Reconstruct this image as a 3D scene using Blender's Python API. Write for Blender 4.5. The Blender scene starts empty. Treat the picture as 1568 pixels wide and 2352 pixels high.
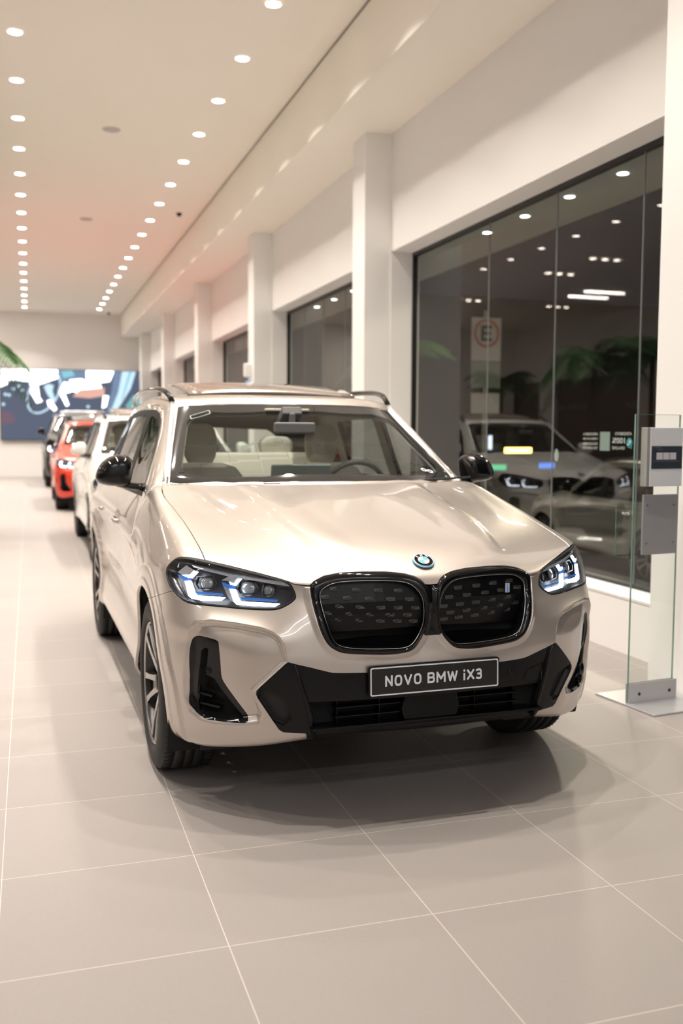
import bpy, math, random
import numpy as np
from mathutils import Vector, Matrix, Euler
from mathutils.bvhtree import BVHTree
from mathutils.geometry import tessellate_polygon
random.seed(7)
SC = bpy.context.scene
COL = SC.collection
PI = math.pi

# ---------------------------------------------------------------- helpers
def link(name, me, mat=None, parent=None):
    o = bpy.data.objects.new(name, me); COL.objects.link(o)
    if mat is not None and me is not None:
        me.materials.clear()
        for m in (mat if isinstance(mat, (list, tuple)) else [mat]): me.materials.append(m)
    if parent is not None: o.parent = parent
    return o
def tag(o, label=None, cat=None, group=None, kind=None):
    if label: o['label'] = label
    if cat: o['category'] = cat
    if group: o['group'] = group
    if kind: o['kind'] = kind
    return o
def empty(name, loc=(0,0,0), rz=0.0):
    o = bpy.data.objects.new(name, None); COL.objects.link(o)
    o.location = loc; o.rotation_euler = (0,0,rz); o.empty_display_size = .1
    return o
def copy_tree(o, parent=None):
    c = o.copy(); COL.objects.link(c)
    if parent is not None: c.parent = parent
    for ch in list(o.children): copy_tree(ch, c)
    return c

class MB:
    """collects shapes and links them as one mesh object"""
    def __init__(s): s.v=[]; s.f=[]; s.sm=[]
    def add(s, vs, fs, smooth=False):
        b=len(s.v); s.v+= [tuple(v) for v in vs]; s.f+=[tuple(i+b for i in f) for f in fs]; s.sm+=[smooth]*len(fs); return s
    def box(s, c, d, rot=None, smooth=False):
        x,y,z=[k/2 for k in d]
        vs=[Vector((a*x,b*y,e*z)) for a in(-1,1) for b in(-1,1) for e in(-1,1)]
        if rot is not None: vs=[rot@v for v in vs]
        vs=[v+Vector(c) for v in vs]
        return s.add(vs,[(0,1,3,2),(4,6,7,5),(0,4,5,1),(2,3,7,6),(0,2,6,4),(1,5,7,3)],smooth)
    def tube(s, pts, r, n=10, closed=False, caps=True, up=None, smooth=True, prof=None):
        """sweep a round (or prof = list of (a,b)) section along points"""
        pts=[Vector(p) for p in pts]; N=len(pts)
        rr=r if isinstance(r,(list,tuple)) else [r]*N
        prof=prof or [(math.cos(2*PI*k/n),math.sin(2*PI*k/n)) for k in range(n)]; n=len(prof)
        vs=[]; prev=None
        for i,p in enumerate(pts):
            a=pts[(i-1)%N] if (closed or i>0) else p; b=pts[(i+1)%N] if (closed or i<N-1) else p
            t=(b-a).normalized()
            if up is not None: u=(Vector(up)-t*t.dot(Vector(up))).normalized()
            elif prev is None:
                q=Vector((0,0,1)) if abs(t.z)<.9 else Vector((1,0,0)); u=(q-t*t.dot(q)).normalized()
            else: u=(prev-t*t.dot(prev)).normalized()
            prev=u; w=t.cross(u)
            for (a_,b_) in prof: vs.append(p+u*(a_*rr[i])+w*(b_*rr[i]))
        fs=[]
        for i in range(N if closed else N-1):
            j=(i+1)%N
            for k in range(n):
                l=(k+1)%n; fs.append((i*n+k,i*n+l,j*n+l,j*n+k))
        if not closed and caps: fs+= [tuple(range(n))[::-1], tuple((N-1)*n+k for k in range(n))]
        return s.add(vs,fs,smooth)
    def lathe(s, prof, n=32, axis='z', c=(0,0,0), smooth=True, a0=0, a1=2*PI):
        """prof = list of (radius, height)"""
        full=abs(a1-a0-2*PI)<1e-6; m=n if full else n+1; vs=[]
        for k in range(m):
            a=a0+(a1-a0)*k/n; ca,sa=math.cos(a),math.sin(a)
            for (r,h) in prof:
                v={'z':(r*ca,r*sa,h),'y':(r*ca,h,r*sa),'x':(h,r*ca,r*sa)}[axis]
                vs.append((v[0]+c[0],v[1]+c[1],v[2]+c[2]))
        P=len(prof); fs=[]
        for k in range(n):
            l=(k+1)%m
            for i in range(P-1): fs.append((k*P+i,l*P+i,l*P+i+1,k*P+i+1))
        return s.add(vs,fs,smooth)
    def prism(s, poly, a, b, f, smooth=False):
        """poly list of 2D points; f(u,v,t) -> 3D ; between t=a and t=b"""
        n=len(poly)
        vs=[f(u,v,a) for u,v in poly]+[f(u,v,b) for u,v in poly]
        tri=tessellate_polygon([[Vector((u,v,0)) for u,v in poly]])
        fs=[tuple(t) for t in tri]+[tuple(i+n for i in t)[::-1] for t in tri]
        fs+=[(i,(i+1)%n,(i+1)%n+n,i+n) for i in range(n)]
        return s.add(vs,fs,smooth)
    def mesh(s, name='m'):
        me=bpy.data.meshes.new(name); me.from_pydata(s.v,[],s.f); 
        me.polygons.foreach_set('use_smooth', s.sm); me.update()
        import bmesh
        bm=bmesh.new(); bm.from_mesh(me); bmesh.ops.recalc_face_normals(bm,faces=bm.faces); bm.to_mesh(me); bm.free()
        return me
    def build(s, name, mat, parent=None, bevel=0, seg=2, auto=None):
        me=s.mesh(name); o=link(name,me,mat,parent)
        if bevel:
            m=o.modifiers.new('bev','BEVEL'); m.width=bevel; m.segments=seg; m.limit_method='ANGLE'; m.angle_limit=R(35)
            me.polygons.foreach_set('use_smooth',[True]*len(me.polygons)); m.harden_normals=True
        if auto: 
            try: me.set_sharp_from_angle(angle=R(auto))
            except Exception: pass
        return o
def R(d): return d*PI/180

# ---------------------------------------------------------------- materials
MATS={}
def mat(name, col=(.8,.8,.8), rough=.5, metal=0.0, coat=0.0, spec=.5, emit=None, es=0, ior=1.45, trans=0.0, alpha=1.0, coatr=.03, bump=0, bscale=200, noise=0, nscale=4):
    if name in MATS: return MATS[name]
    m=bpy.data.materials.new(name); m.use_nodes=True; nt=m.node_tree; b=nt.nodes['Principled BSDF']
    b.inputs['Base Color'].default_value=(*col,1); b.inputs['Roughness'].default_value=rough; b.inputs['Metallic'].default_value=metal
    b.inputs['Coat Weight'].default_value=coat; b.inputs['Coat Roughness'].default_value=coatr; b.inputs['IOR'].default_value=ior
    b.inputs['Specular IOR Level'].default_value=spec; b.inputs['Transmission Weight'].default_value=trans; b.inputs['Alpha'].default_value=alpha
    if emit: b.inputs['Emission Color'].default_value=(*emit,1); b.inputs['Emission Strength'].default_value=es
    if bump or noise:
        tc=nt.nodes.new('ShaderNodeTexCoord')
    if bump:
        n=nt.nodes.new('ShaderNodeTexNoise'); n.inputs['Scale'].default_value=bscale; n.inputs['Detail'].default_value=2
        bp=nt.nodes.new('ShaderNodeBump'); bp.inputs['Strength'].default_value=bump; bp.inputs['Distance'].default_value=.002
        nt.links.new(tc.outputs['Object'],n.inputs['Vector']); nt.links.new(n.outputs['Fac'],bp.inputs['Height']); nt.links.new(bp.outputs['Normal'],b.inputs['Normal'])
    if noise:
        n=nt.nodes.new('ShaderNodeTexNoise'); n.inputs['Scale'].default_value=nscale; n.inputs['Detail'].default_value=4
        mx=nt.nodes.new('ShaderNodeMix'); mx.data_type='RGBA'
        mx.inputs['A'].default_value=(*[c*(1-noise) for c in col],1); mx.inputs['B'].default_value=(*[min(1,c*(1+noise)) for c in col],1)
        nt.links.new(tc.outputs['Object'],n.inputs['Vector']); nt.links.new(n.outputs['Fac'],mx.inputs['Factor']); nt.links.new(mx.outputs['Result'],b.inputs['Base Color'])
    MATS[name]=m; return m
def glass(name, tint=(1,1,1), refl_ior=1.5, tr=1.0):
    """thin pane: tinted transparency plus Fresnel mirror reflection"""
    if name in MATS: return MATS[name]
    m=bpy.data.materials.new(name); m.use_nodes=True; nt=m.node_tree; nt.nodes.clear()
    out=nt.nodes.new('ShaderNodeOutputMaterial'); mix=nt.nodes.new('ShaderNodeMixShader'); fr=nt.nodes.new('ShaderNodeFresnel'); fr.inputs['IOR'].default_value=refl_ior
    ge=nt.nodes.new('ShaderNodeNewGeometry'); mf=nt.nodes.new('ShaderNodeMix'); mf.data_type='FLOAT'; mf.inputs['A'].default_value=refl_ior; mf.inputs['B'].default_value=1/refl_ior
    nt.links.new(ge.outputs['Backfacing'],mf.inputs['Factor']); nt.links.new(mf.outputs[0],fr.inputs['IOR'])
    t=nt.nodes.new('ShaderNodeBsdfTransparent'); t.inputs['Color'].default_value=(*tint,1)
    g=nt.nodes.new('ShaderNodeBsdfGlossy'); g.inputs['Roughness'].default_value=0.0
    nt.links.new(fr.outputs['Fac'],mix.inputs['Fac']); nt.links.new(t.outputs[0],mix.inputs[1]); nt.links.new(g.outputs[0],mix.inputs[2]); nt.links.new(mix.outputs[0],out.inputs['Surface'])
    MATS[name]=m; return m
def paint(name, col, metal=.55, rough=.33, flake=.04):
    if name in MATS: return MATS[name]
    m=mat(name,col,rough,metal,1.0,coatr=.015); nt=m.node_tree; b=nt.nodes['Principled BSDF']
    tc=nt.nodes.new('ShaderNodeTexCoord'); v=nt.nodes.new('ShaderNodeTexVoronoi'); v.inputs['Scale'].default_value=1400
    bp=nt.nodes.new('ShaderNodeBump'); bp.inputs['Strength'].default_value=flake; bp.inputs['Distance'].default_value=.0004
    nt.links.new(tc.outputs['Object'],v.inputs['Vector']); nt.links.new(v.outputs['Color'],bp.inputs['Height']); nt.links.new(bp.outputs['Normal'],b.inputs['Normal'])
    return m
# ---------------------------------------------------------------- car body base surface (car frame: X forward, Y left, Z up, origin under the front axle)
YC=[0,.15,.31,.46,.60,.74]
FR=[ # front rows r0..r10 : x per column, z per column
 ([.72,.72,.715,.70,.65,.54],[.30,.30,.30,.295,.275,.25]),
 ([.815,.81,.80,.785,.74,.62],[.318,.318,.318,.312,.290,.262]),
 ([.85,.845,.835,.82,.77,.665],[.355]*6),
 ([.872,.866,.855,.832,.785,.70],[.45]*6),
 ([.880,.874,.862,.838,.795,.712],[.53]*6),
 ([.870,.866,.856,.838,.798,.715],[.61]*6),
 ([.852,.850,.845,.828,.780,.700],[.68]*6),
 ([.852,.850,.840,.812,.742,.650],[.75]*6),
 ([.852,.850,.828,.782,.705,.612],[.82]*6),
 ([.838,.836,.812,.772,.688,.598],[.88,.88,.88,.872,.874,.876]),
 ([.795,.795,.785,.755,.672,.575],[.922,.922,.915,.895,.912,.930]),
]
HD=[ # hood rows r11..r15 : (x,z) per column, then corner point
 ([.67,.67,.665,.63,.57],[.985,.985,.983,.968,.965],(.475,.797,.965)),
 ([.42,.42,.42,.41,.38],[1.045,1.045,1.044,1.037,1.026],(.30,.803,1.008)),
 ([.12,.12,.12,.115,.10],[1.104,1.104,1.103,1.096,1.082],(.05,.806,1.062)),
 ([-.14,-.14,-.145,-.16,-.18],[1.148,1.148,1.147,1.141,1.131],(-.22,.806,1.116)),
 ([-.37,-.372,-.38,-.40,-.43],[1.180,1.180,1.180,1.180,1.179],(-.475,.795,1.175)),
]
WS=[ # r16.. : per column (x,y,z)
 [(-.415,0,1.178),(-.418,.15,1.178),(-.43,.31,1.178),(-.455,.46,1.179),(-.50,.60,1.181),(-.575,.757,1.184)],
 [(-.74,0,1.395),(-.745,.14,1.395),(-.765,.285,1.393),(-.79,.425,1.39),(-.83,.56,1.385),(-.885,.69,1.378)],
 [(-1.05,0,1.586),(-1.055,.13,1.586),(-1.07,.26,1.585),(-1.09,.385,1.582),(-1.125,.505,1.576),(-1.185,.612,1.564)],
 [(-1.22,0,1.632),(-1.22,.13,1.632),(-1.235,.27,1.631),(-1.25,.40,1.628),(-1.275,.52,1.622),(-1.32,.628,1.608)],
 [(-1.80,0,1.672),(-1.80,.14,1.672),(-1.80,.28,1.670),(-1.80,.42,1.665),(-1.80,.54,1.656),(-1.80,.645,1.640)],
 [(-2.50,0,1.662),(-2.50,.14,1.662),(-2.50,.28,1.660),(-2.50,.41,1.655),(-2.50,.53,1.646),(-2.50,.63,1.630)],
 [(-3.10,0,1.625),(-3.10,.13,1.625),(-3.10,.27,1.623),(-3.10,.39,1.618),(-3.10,.50,1.610),(-3.10,.60,1.595)],
 [(-3.50,0,1.565),(-3.50,.13,1.565),(-3.49,.26,1.563),(-3.48,.37,1.558),(-3.46,.47,1.55),(-3.42,.565,1.535)],
]
RR_Z=[1.42,1.25,1.08,.98,.88,.75,.60,.45,.32,.26]
RR_X=[-3.60,-3.70,-3.78,-3.815,-3.83,-3.83,-3.86,-3.86,-3.83,-3.74]
RR_C=[(-3.50,.62),(-3.56,.69),(-3.60,.755),(-3.61,.79),(-3.62,.80),(-3.63,.80),(-3.64,.81),(-3.64,.81),(-3.62,.79),(-3.55,.75)]
# side stations k1..k12 : rows s0..s9 as (x,y,z)
def st(x,ys,zs,xs=None): return [(x if xs is None else xs[i],ys[i],zs[i]) for i in range(10)]
SD=[
 st(.5,[.83,.872,.888,.897,.902,.898,.893,.893,.882,.852],[.245,.262,.36,.47,.56,.65,.745,.84,.90,.94],[.43,.46,.485,.49,.495,.495,.485,.465,.46,.465]),
 st(.24,[.87,.915,.924,.930,.934,.934,.932,.926,.905,.868],[.29,.32,.41,.50,.58,.67,.76,.85,.93,.982],[.22,.23,.24,.24,.24,.24,.24,.24,.25,.27]),
 st(.0,[.88,.925,.932,.937,.940,.942,.941,.932,.905,.870],[.29,.32,.41,.50,.58,.67,.77,.87,.97,1.034],[0,0,0,0,0,0,0,0,.01,.03]),
 st(-.24,[.88,.925,.930,.933,.936,.938,.937,.928,.902,.868],[.29,.32,.41,.50,.58,.68,.79,.90,1.01,1.086]),
 st(-.49,[.87,.927,.915,.905,.902,.906,.918,.918,.892,.853],[.28,.33,.42,.52,.62,.74,.85,.95,1.06,1.142]),
 st(-.60,[.87,.928,.912,.900,.898,.902,.916,.917,.888,.836],[.28,.33,.42,.52,.62,.74,.86,.96,1.07,1.155],[-.62]*8+[-.61,-.60]),
 st(-.91,[.87,.928,.910,.898,.896,.902,.915,.872,.825,.768],[.28,.33,.43,.54,.66,.80,.95,1.09,1.19,1.315],[-.9]*8+[-.91,-.915]),
 st(-1.22,[.87,.928,.910,.897,.896,.902,.915,.872,.785,.683],[.28,.33,.43,.54,.67,.82,.96,1.09,1.29,1.515]),
 st(-1.38,[.87,.928,.910,.897,.896,.902,.915,.872,.785,.692],[.28,.33,.43,.54,.67,.82,.96,1.09,1.30,1.545]),
 st(-1.85,[.87,.928,.910,.897,.896,.905,.918,.874,.79,.708],[.28,.33,.43,.54,.67,.82,.97,1.095,1.32,1.57]),
 st(-2.52,[.88,.930,.922,.918,.92,.928,.930,.876,.785,.692],[.29,.33,.43,.54,.67,.82,.97,1.10,1.33,1.56]),
 st(-3.12,[.87,.915,.925,.928,.93,.934,.926,.85,.75,.66],[.29,.33,.43,.54,.67,.82,.97,1.11,1.33,1.525]),
]
def _lerp(a,b,t,up=0): return [tuple(p[i]*(1-t)+q[i]*t+(up if i==2 else 0)+(up if i==0 else 0) for i in range(3)) for p,q in zip(a,b)]
WS.insert(1,_lerp(WS[0],WS[1],.22,.006)); SD.insert(6,_lerp(SD[5],SD[6],.22))
def car_cage():
    V=[];F=[];idx={}
    def v(key,p):
        if key not in idx: idx[key]=len(V); V.append(p)
        return idx[key]
    NR=35
    def P(r,c):
        if r<=10: return (FR[r][0][c],YC[c],FR[r][1][c])
        if r<=15:
            h=HD[r-11]; return (h[0][c],YC[c],h[1][c]) if c<5 else h[2]
        if r<=24: return WS[r-16][c]
        k=r-25; xc,yc=RR_C[k]; yy=[0,.13,.27,.40,.51][c]*yc/.62 if c<5 else yc
        t=[0,.0,.03,.12,.45,1][c]; return (RR_X[k]*(1-t)+xc*t, yy, RR_Z[k])
    for r in range(NR):
        for c in range(6): v(('a',r,c),P(r,c))
    for r in range(NR-1):
        for c in range(5): F.append((idx['a',r,c],idx['a',r,c+1],idx['a',r+1,c+1],idx['a',r+1,c]))
    def S(k,s):
        if s==10: return idx['a',10+k,5]
        if k==0: return idx['a',s,5]
        if k==14: return idx['a',34-s,5]
        return v(('s',k,s),SD[k-1][s])
    for k in range(14):
        for s in range(10): F.append((S(k,s),S(k+1,s),S(k+1,s+1),S(k,s+1)))
    return V,F,idx
CREASE={('r',15):.55,('r',16):.55}
def dense_half(level=4, fit=4):
    V,F,idx=car_cage(); V=np.array(V,float)
    me=bpy.data.meshes.new('cage'); me.from_pydata([tuple(p) for p in V],[],F); me.update()
    # mirror half across y so that the centre line stays smooth: build both halves
    n=len(V); cen=[i for i in range(n) if abs(V[i,1])<1e-9]; mp={i:i for i in cen}; V2=list(map(tuple,V)); 
    for i in range(n):
        if i not in mp: mp[i]=len(V2); V2.append((V[i,0],-V[i,1],V[i,2]))
    F2=list(F)+[tuple(mp[i] for i in f)[::-1] for f in F]
    me=bpy.data.meshes.new('cage'); me.from_pydata(V2,[],F2); me.update()
    o=bpy.data.objects.new('cage',me); COL.objects.link(o)
    md=o.modifiers.new('s','SUBSURF'); md.levels=level; md.render_levels=level; md.subdivision_type='CATMULL_CLARK'
    # creases
    ek={}
    at=me.attributes.new('crease_edge','FLOAT','EDGE')
    for e in me.edges: ek[tuple(sorted(e.vertices))]=e.index
    def crease(a,b,w):
        for p,q in ((a,b),(mp[a],mp[b])):
            k=tuple(sorted((p,q)))
            if k in ek: at.data[ek[k]].value=w
    for r in (15,16):
        for c in range(5): crease(idx['a',r,c],idx['a',r,c+1],1.0)
    target=np.array(V2); cur=target.copy(); nn=len(V2)
    def evalm(lv):
        md.levels=lv
        dg=bpy.context.evaluated_depsgraph_get(); dg.update(); ev=o.evaluated_get(dg); m=ev.to_mesh()
        co=np.empty(len(m.vertices)*3); m.vertices.foreach_get('co',co); co=co.reshape(-1,3)
        if lv<level: ev.to_mesh_clear(); return co,None
        fc=np.array([tuple(p.vertices) for p in m.polygons]); ev.to_mesh_clear(); return co,fc
    for it in range(fit):
        co,_=evalm(3)
        cur=cur+(target-co[:nn])*.85
        me.vertices.foreach_set('co',cur.ravel()); me.update()
    co,fc=evalm(level)
    bpy.data.objects.remove(o)
    # keep half y>=0
    keep=(co[fc][:,:,1].mean(1)>-1e-6)
    fc=fc[keep]; used=np.unique(fc); rm=-np.ones(len(co),int); rm[used]=np.arange(len(used))
    return co[used],rm[fc]
def vnormals(co,fc):
    a=co[fc[:,0]];b=co[fc[:,1]];c=co[fc[:,2]];d=co[fc[:,3]]
    n=np.cross(c-a,d-b); N=np.zeros_like(co)
    for k in range(4): np.add.at(N,fc[:,k],n)
    N[np.abs(co[:,1])<1e-5,1]=0
    return N/np.maximum(np.linalg.norm(N,axis=1,keepdims=True),1e-12)
# ---------------------------------------------------------------- surface-mesh tools (cut the body surface into panels)
class SM:
    def __init__(s, co, N, fa): s.co=np.asarray(co,float).reshape(-1,3); s.N=np.asarray(N,float).reshape(-1,3); s.f=fa   # fa list of tuples
    def compact(s):
        if not len(s.f): return SM(np.zeros((0,3)),np.zeros((0,3)),[])
        flat=np.concatenate([np.array(f) for f in s.f]) if not isinstance(s.f,np.ndarray) else s.f.ravel()
        used=np.unique(flat); rm=-np.ones(len(s.co),int); rm[used]=np.arange(len(used)); rl=rm.tolist()
        return SM(s.co[used],s.N[used],[tuple(rl[i] for i in f) for f in s.f])
    def offset(s,d): return SM(s.co+s.N*d,s.N,s.f)
    def mirrored(s): return SM(s.co*[1,-1,1],s.N*[1,-1,1],[tuple(f)[::-1] for f in s.f])
    def both(s):
        n=len(s.co); cen=np.abs(s.co[:,1])<1e-5
        mp=np.where(cen,np.arange(n),np.arange(n)+n).tolist()
        return SM(np.vstack([s.co,s.co*[1,-1,1]]),np.vstack([s.N,s.N*[1,-1,1]]),list(s.f)+[tuple(mp[i] for i in f)[::-1] for f in s.f])
def clip(M, s):
    """split by scalar s per vertex: returns (s>0 part, s<0 part)"""
    s=np.asarray(s,float).copy(); s[np.abs(s)<1e-6]=1e-6
    pos=(s>0); co=M.co.tolist(); N=M.N.tolist(); pl=pos.tolist(); sl=s.tolist(); cut={}
    A=[];B=[]
    def mid(a,b):
        k=(a,b) if a<b else (b,a)
        if k not in cut:
            a,b=k; t=sl[a]/(sl[a]-sl[b]); cut[k]=len(co)
            co.append([co[a][i]+(co[b][i]-co[a][i])*t for i in range(3)]); n=[N[a][i]+(N[b][i]-N[a][i])*t for i in range(3)]
            l=math.sqrt(sum(x*x for x in n)) or 1; N.append([x/l for x in n])
        return cut[k]
    for f in M.f:
        ps=[pl[i] for i in f]
        if all(ps): A.append(f); continue
        if not any(ps): B.append(f); continue
        a=[];b=[]; m=len(f)
        for i in range(m):
            u,v=f[i],f[(i+1)%m]
            (a if pl[u] else b).append(u)
            if pl[u]!=pl[v]: q=mid(u,v); a.append(q); b.append(q)
        if len(a)>2: A.append(tuple(a))
        if len(b)>2: B.append(tuple(b))
    return SM(co,N,A).compact(), SM(co,N,B).compact()
def cut(M, fn, gap=0.0):
    """fn(co)->s ; returns inside, outside with an open gap between them"""
    a,b=clip(M,fn(M.co))
    if gap:
        if len(a.f): a=clip(a,fn(a.co)-gap/2)[0]
        if len(b.f): b=clip(b,fn(b.co)+gap/2)[1]
    return a,b
def chaikin(p,it=1,closed=True):
    p=np.array(p,float)
    for _ in range(it):
        if closed:
            q=np.roll(p,-1,0); p=np.stack([p*.75+q*.25,p*.25+q*.75],1).reshape(-1,p.shape[1])
        else:
            a=p[:-1];b=p[1:]; m=np.stack([a*.75+b*.25,a*.25+b*.75],1).reshape(-1,p.shape[1]); p=np.vstack([p[:1],m[1:-1],p[-1:]])
    return p
def sdpoly(u,v,P):
    """signed distance, positive inside"""
    P=np.array(P,float); X=np.stack([u,v],1); d=np.full(len(X),1e9); ins=np.zeros(len(X),bool); n=len(P)
    for i in range(n):
        a=P[i];b=P[(i+1)%n]; e=b-a; w=X-a; t=np.clip((w@e)/max(e@e,1e-12),0,1); q=w-t[:,None]*e; d=np.minimum(d,(q**2).sum(1))
        c1=(a[1]<=X[:,1])&(b[1]>X[:,1])&((e[0]*w[:,1]-e[1]*w[:,0])>0); c2=(a[1]>X[:,1])&(b[1]<=X[:,1])&((e[0]*w[:,1]-e[1]*w[:,0])<0)
        ins^=(c1|c2)
    return np.where(ins,1,-1)*np.sqrt(d)
def dline(u,v,P):
    P=np.array(P,float); X=np.stack([u,v],1); d=np.full(len(X),1e9)
    for i in range(len(P)-1):
        a=P[i];b=P[i+1]; e=b-a; w=X-a; t=np.clip((w@e)/max(e@e,1e-12),0,1); q=w-t[:,None]*e; d=np.minimum(d,(q**2).sum(1))
    return np.sqrt(d)
def sstep(a,b,x):
    t=np.clip((x-a)/(b-a),0,1); return t*t*(3-2*t)
def interp(x,xp,fp): return np.interp(x,xp,fp)
def sm_mesh(M, name, flange=0.0, keepcentre=True, inset=0.3):
    """SM -> mesh with the smooth surface normals; free borders are rolled inwards"""
    co=M.co.tolist(); N=M.N.tolist(); faces=[tuple(int(i) for i in f) for f in M.f]; nf=len(faces)
    lo=[N[i] for f in faces for i in f]; extra=[]
    if flange:
        ec={}
        for f in faces:
            for i in range(len(f)):
                a,b=f[i],f[(i+1)%len(f)]; k=(a,b) if a<b else (b,a); ec.setdefault(k,[]).append((a,b))
        bd=[v[0] for v in ec.values() if len(v)==1]
        if keepcentre: bd=[(a,b) for a,b in bd if not(abs(co[a][1])<1e-4 and abs(co[b][1])<1e-4)]
        top={};bot={}
        def T(i):
            if i not in top:
                top[i]=len(co); co.append(list(co[i])); bot[i]=len(co); co.append([co[i][k]-N[i][k]*flange for k in range(3)])
            return top[i],bot[i]
        for a,b in bd:
            ta,ba=T(a);tb,bb=T(b); q=(tb,ta,ba,bb)
            e1=np.array(co[ta])-np.array(co[tb]); e2=np.array(co[ba])-np.array(co[ta]); n=np.cross(e1,e2); l=np.linalg.norm(n)
            n=(n/l if l>1e-12 else np.array([0,0,1.])).tolist(); faces.append(q)
            for i in (b,a): pass
            lo+=[[ (n[k]*.6+N[b][k]*.8) for k in range(3)],[(n[k]*.6+N[a][k]*.8) for k in range(3)],n,n]
    me=bpy.data.meshes.new(name); me.from_pydata(co,[],faces); me.polygons.foreach_set('use_smooth',[True]*len(faces)); me.update()
    lo=np.array(lo); lo/=np.maximum(np.linalg.norm(lo,axis=1,keepdims=True),1e-9)
    me.normals_split_custom_set(lo.tolist())
    return me
def text_geo(s, size, bold=0.0, depth=0.0, align='CENTER', space=1.0):
    cu=bpy.data.curves.new('t','FONT'); cu.body=s; cu.size=size; cu.align_x=align; cu.align_y='CENTER'; cu.offset=bold; cu.extrude=depth; cu.space_character=space; cu.resolution_u=4
    o=bpy.data.objects.new('t',cu); COL.objects.link(o); dg=bpy.context.evaluated_depsgraph_get(); dg.update(); me=o.evaluated_get(dg).to_mesh()
    v=[tuple(x.co) for x in me.vertices]; f=[tuple(p.vertices) for p in me.polygons]; o.evaluated_get(dg).to_mesh_clear(); bpy.data.objects.remove(o); bpy.data.curves.remove(cu)
    return v,f
def flat_poly(mb, P3, thick, n=None):
    """polygon given by 3D points, thickened along its normal"""
    P=[Vector(p) for p in P3]; 
    if n is None:
        n=Vector((0,0,0)); 
        for i in range(len(P)):
            a,b=P[i],P[(i+1)%len(P)]; n+=a.cross(b)
        n.normalize()
        if n.x<0: n=-n
    c=sum(P,Vector())/len(P); u=(P[0]-c); u=(u-n*u.dot(n)).normalized(); w=n.cross(u)
    p2=[Vector(((p-c).dot(u),(p-c).dot(w),0)) for p in P]; tri=tessellate_polygon([p2]); m=len(P)
    vs=[p+n*thick/2 for p in P]+[p-n*thick/2 for p in P]
    fs=[tuple(t) for t in tri]+[tuple(i+m for i in t)[::-1] for t in tri]+[(i,(i+1)%m,(i+1)%m+m,i+m) for i in range(m)]
    mb.add(vs,fs)

def islands(M):
    """connected pieces of a surface mesh, largest first"""
    par=list(range(len(M.co)))
    def fd(a):
        while par[a]!=a: par[a]=par[par[a]]; a=par[a]
        return a
    for f in M.f:
        r=fd(f[0])
        for i in f[1:]:
            q=fd(i)
            if q!=r: par[q]=r
    g={}
    for f in M.f: g.setdefault(fd(f[0]),[]).append(f)
    return [SM(M.co,M.N,fs).compact() for fs in sorted(g.values(),key=len,reverse=True)]
GLY={'N':(.78,[[(0,0),(0,1),(1,0),(1,1)]]),
'O':(.82,[[(.5,1),(.78,.97),(.95,.82),(1,.5),(.95,.18),(.78,.03),(.5,0),(.22,.03),(.05,.18),(0,.5),(.05,.82),(.22,.97),(.5,1),(.6,1)]]),
'V':(.86,[[(0,1),(.5,0),(1,1)]]),
'B':(.78,[[(0,0),(0,1),(.7,1),(.93,.93),(.95,.75),(.9,.57),(.68,.52),(0,.52)],[(.68,.52),(.95,.46),(1,.27),(.95,.08),(.7,0),(0,0)]]),
'M':(.98,[[(0,0),(0,1),(.5,.30),(1,1),(1,0)]]),
'W':(1.14,[[(0,1),(.24,0),(.5,.92),(.76,0),(1,1)]]),
'i':(.001,[[(0,0),(0,.60)],[(0,.98),(0,1.0)]]),
'X':(.84,[[(0,1),(1,0)],[(0,0),(1,1)]]),
'3':(.64,[[(0,.93),(.25,1),(.75,1),(.96,.88),(.96,.63),(.75,.53),(.3,.53)],[(.75,.53),(1,.42),(1,.12),(.78,0),(.25,0),(0,.07)]]),
' ':(.28,[])}
def stroke_text(s,h,sw=.19,gap=.30):
    """flat lettering from thick strokes: list of (verts, faces) per glyph, centred"""
    out=[];x=0;sw_=sw*h
    for ch in s:
        w,pl=GLY[ch]; vs=[];fs=[]; W=w*h-sw_ if w>.1 else 0; H=h-sw_
        for P in pl:
            Q=[(x+sw_/2+u*W, sw_/2+v*H) for u,v in P]
            for i in range(len(Q)-1):
                a,b=Q[i],Q[i+1]; dx,dy=b[0]-a[0],b[1]-a[1]; l=math.hypot(dx,dy) or 1; dx/=l;dy/=l
                cap=sw_/2 if (ch in 'NMXVW3iB' ) and (i in(0,len(Q)-2)) else 0
                ea=cap if i==0 and abs(dx)<.1 or (i==0 and ch=='3') else (sw_*.30 if i==0 and ch in 'XVW' else 0); eb=cap if i==len(Q)-2 and abs(dx)<.1 or (i==len(Q)-2 and ch=='3') else (sw_*.30 if i==len(Q)-2 and ch in 'XVW' else 0)
                nx,ny=-dy*sw_/2,dx*sw_/2; k=len(vs)
                vs+=[(a[0]-dx*ea+nx,a[1]-dy*ea+ny),(a[0]-dx*ea-nx,a[1]-dy*ea-ny),(b[0]+dx*eb-nx,b[1]+dy*eb-ny),(b[0]+dx*eb+nx,b[1]+dy*eb+ny)]; fs.append((k,k+1,k+2,k+3))
                if 0<i:
                    k=len(vs); vs+=[(a[0]+sw_/2*math.cos(2*PI*j/12),a[1]+sw_/2*math.sin(2*PI*j/12)) for j in range(12)]; fs.append(tuple(range(k,k+12)))
        if vs: out.append((vs,fs))
        x+=(w*h if w>.1 else sw_)+gap*h*(.55 if ch in 'VWX' else .6)
    x-=gap*h*.6
    return [([(u-x/2,v-h/2) for u,v in vs],fs) for vs,fs in out],x
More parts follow.
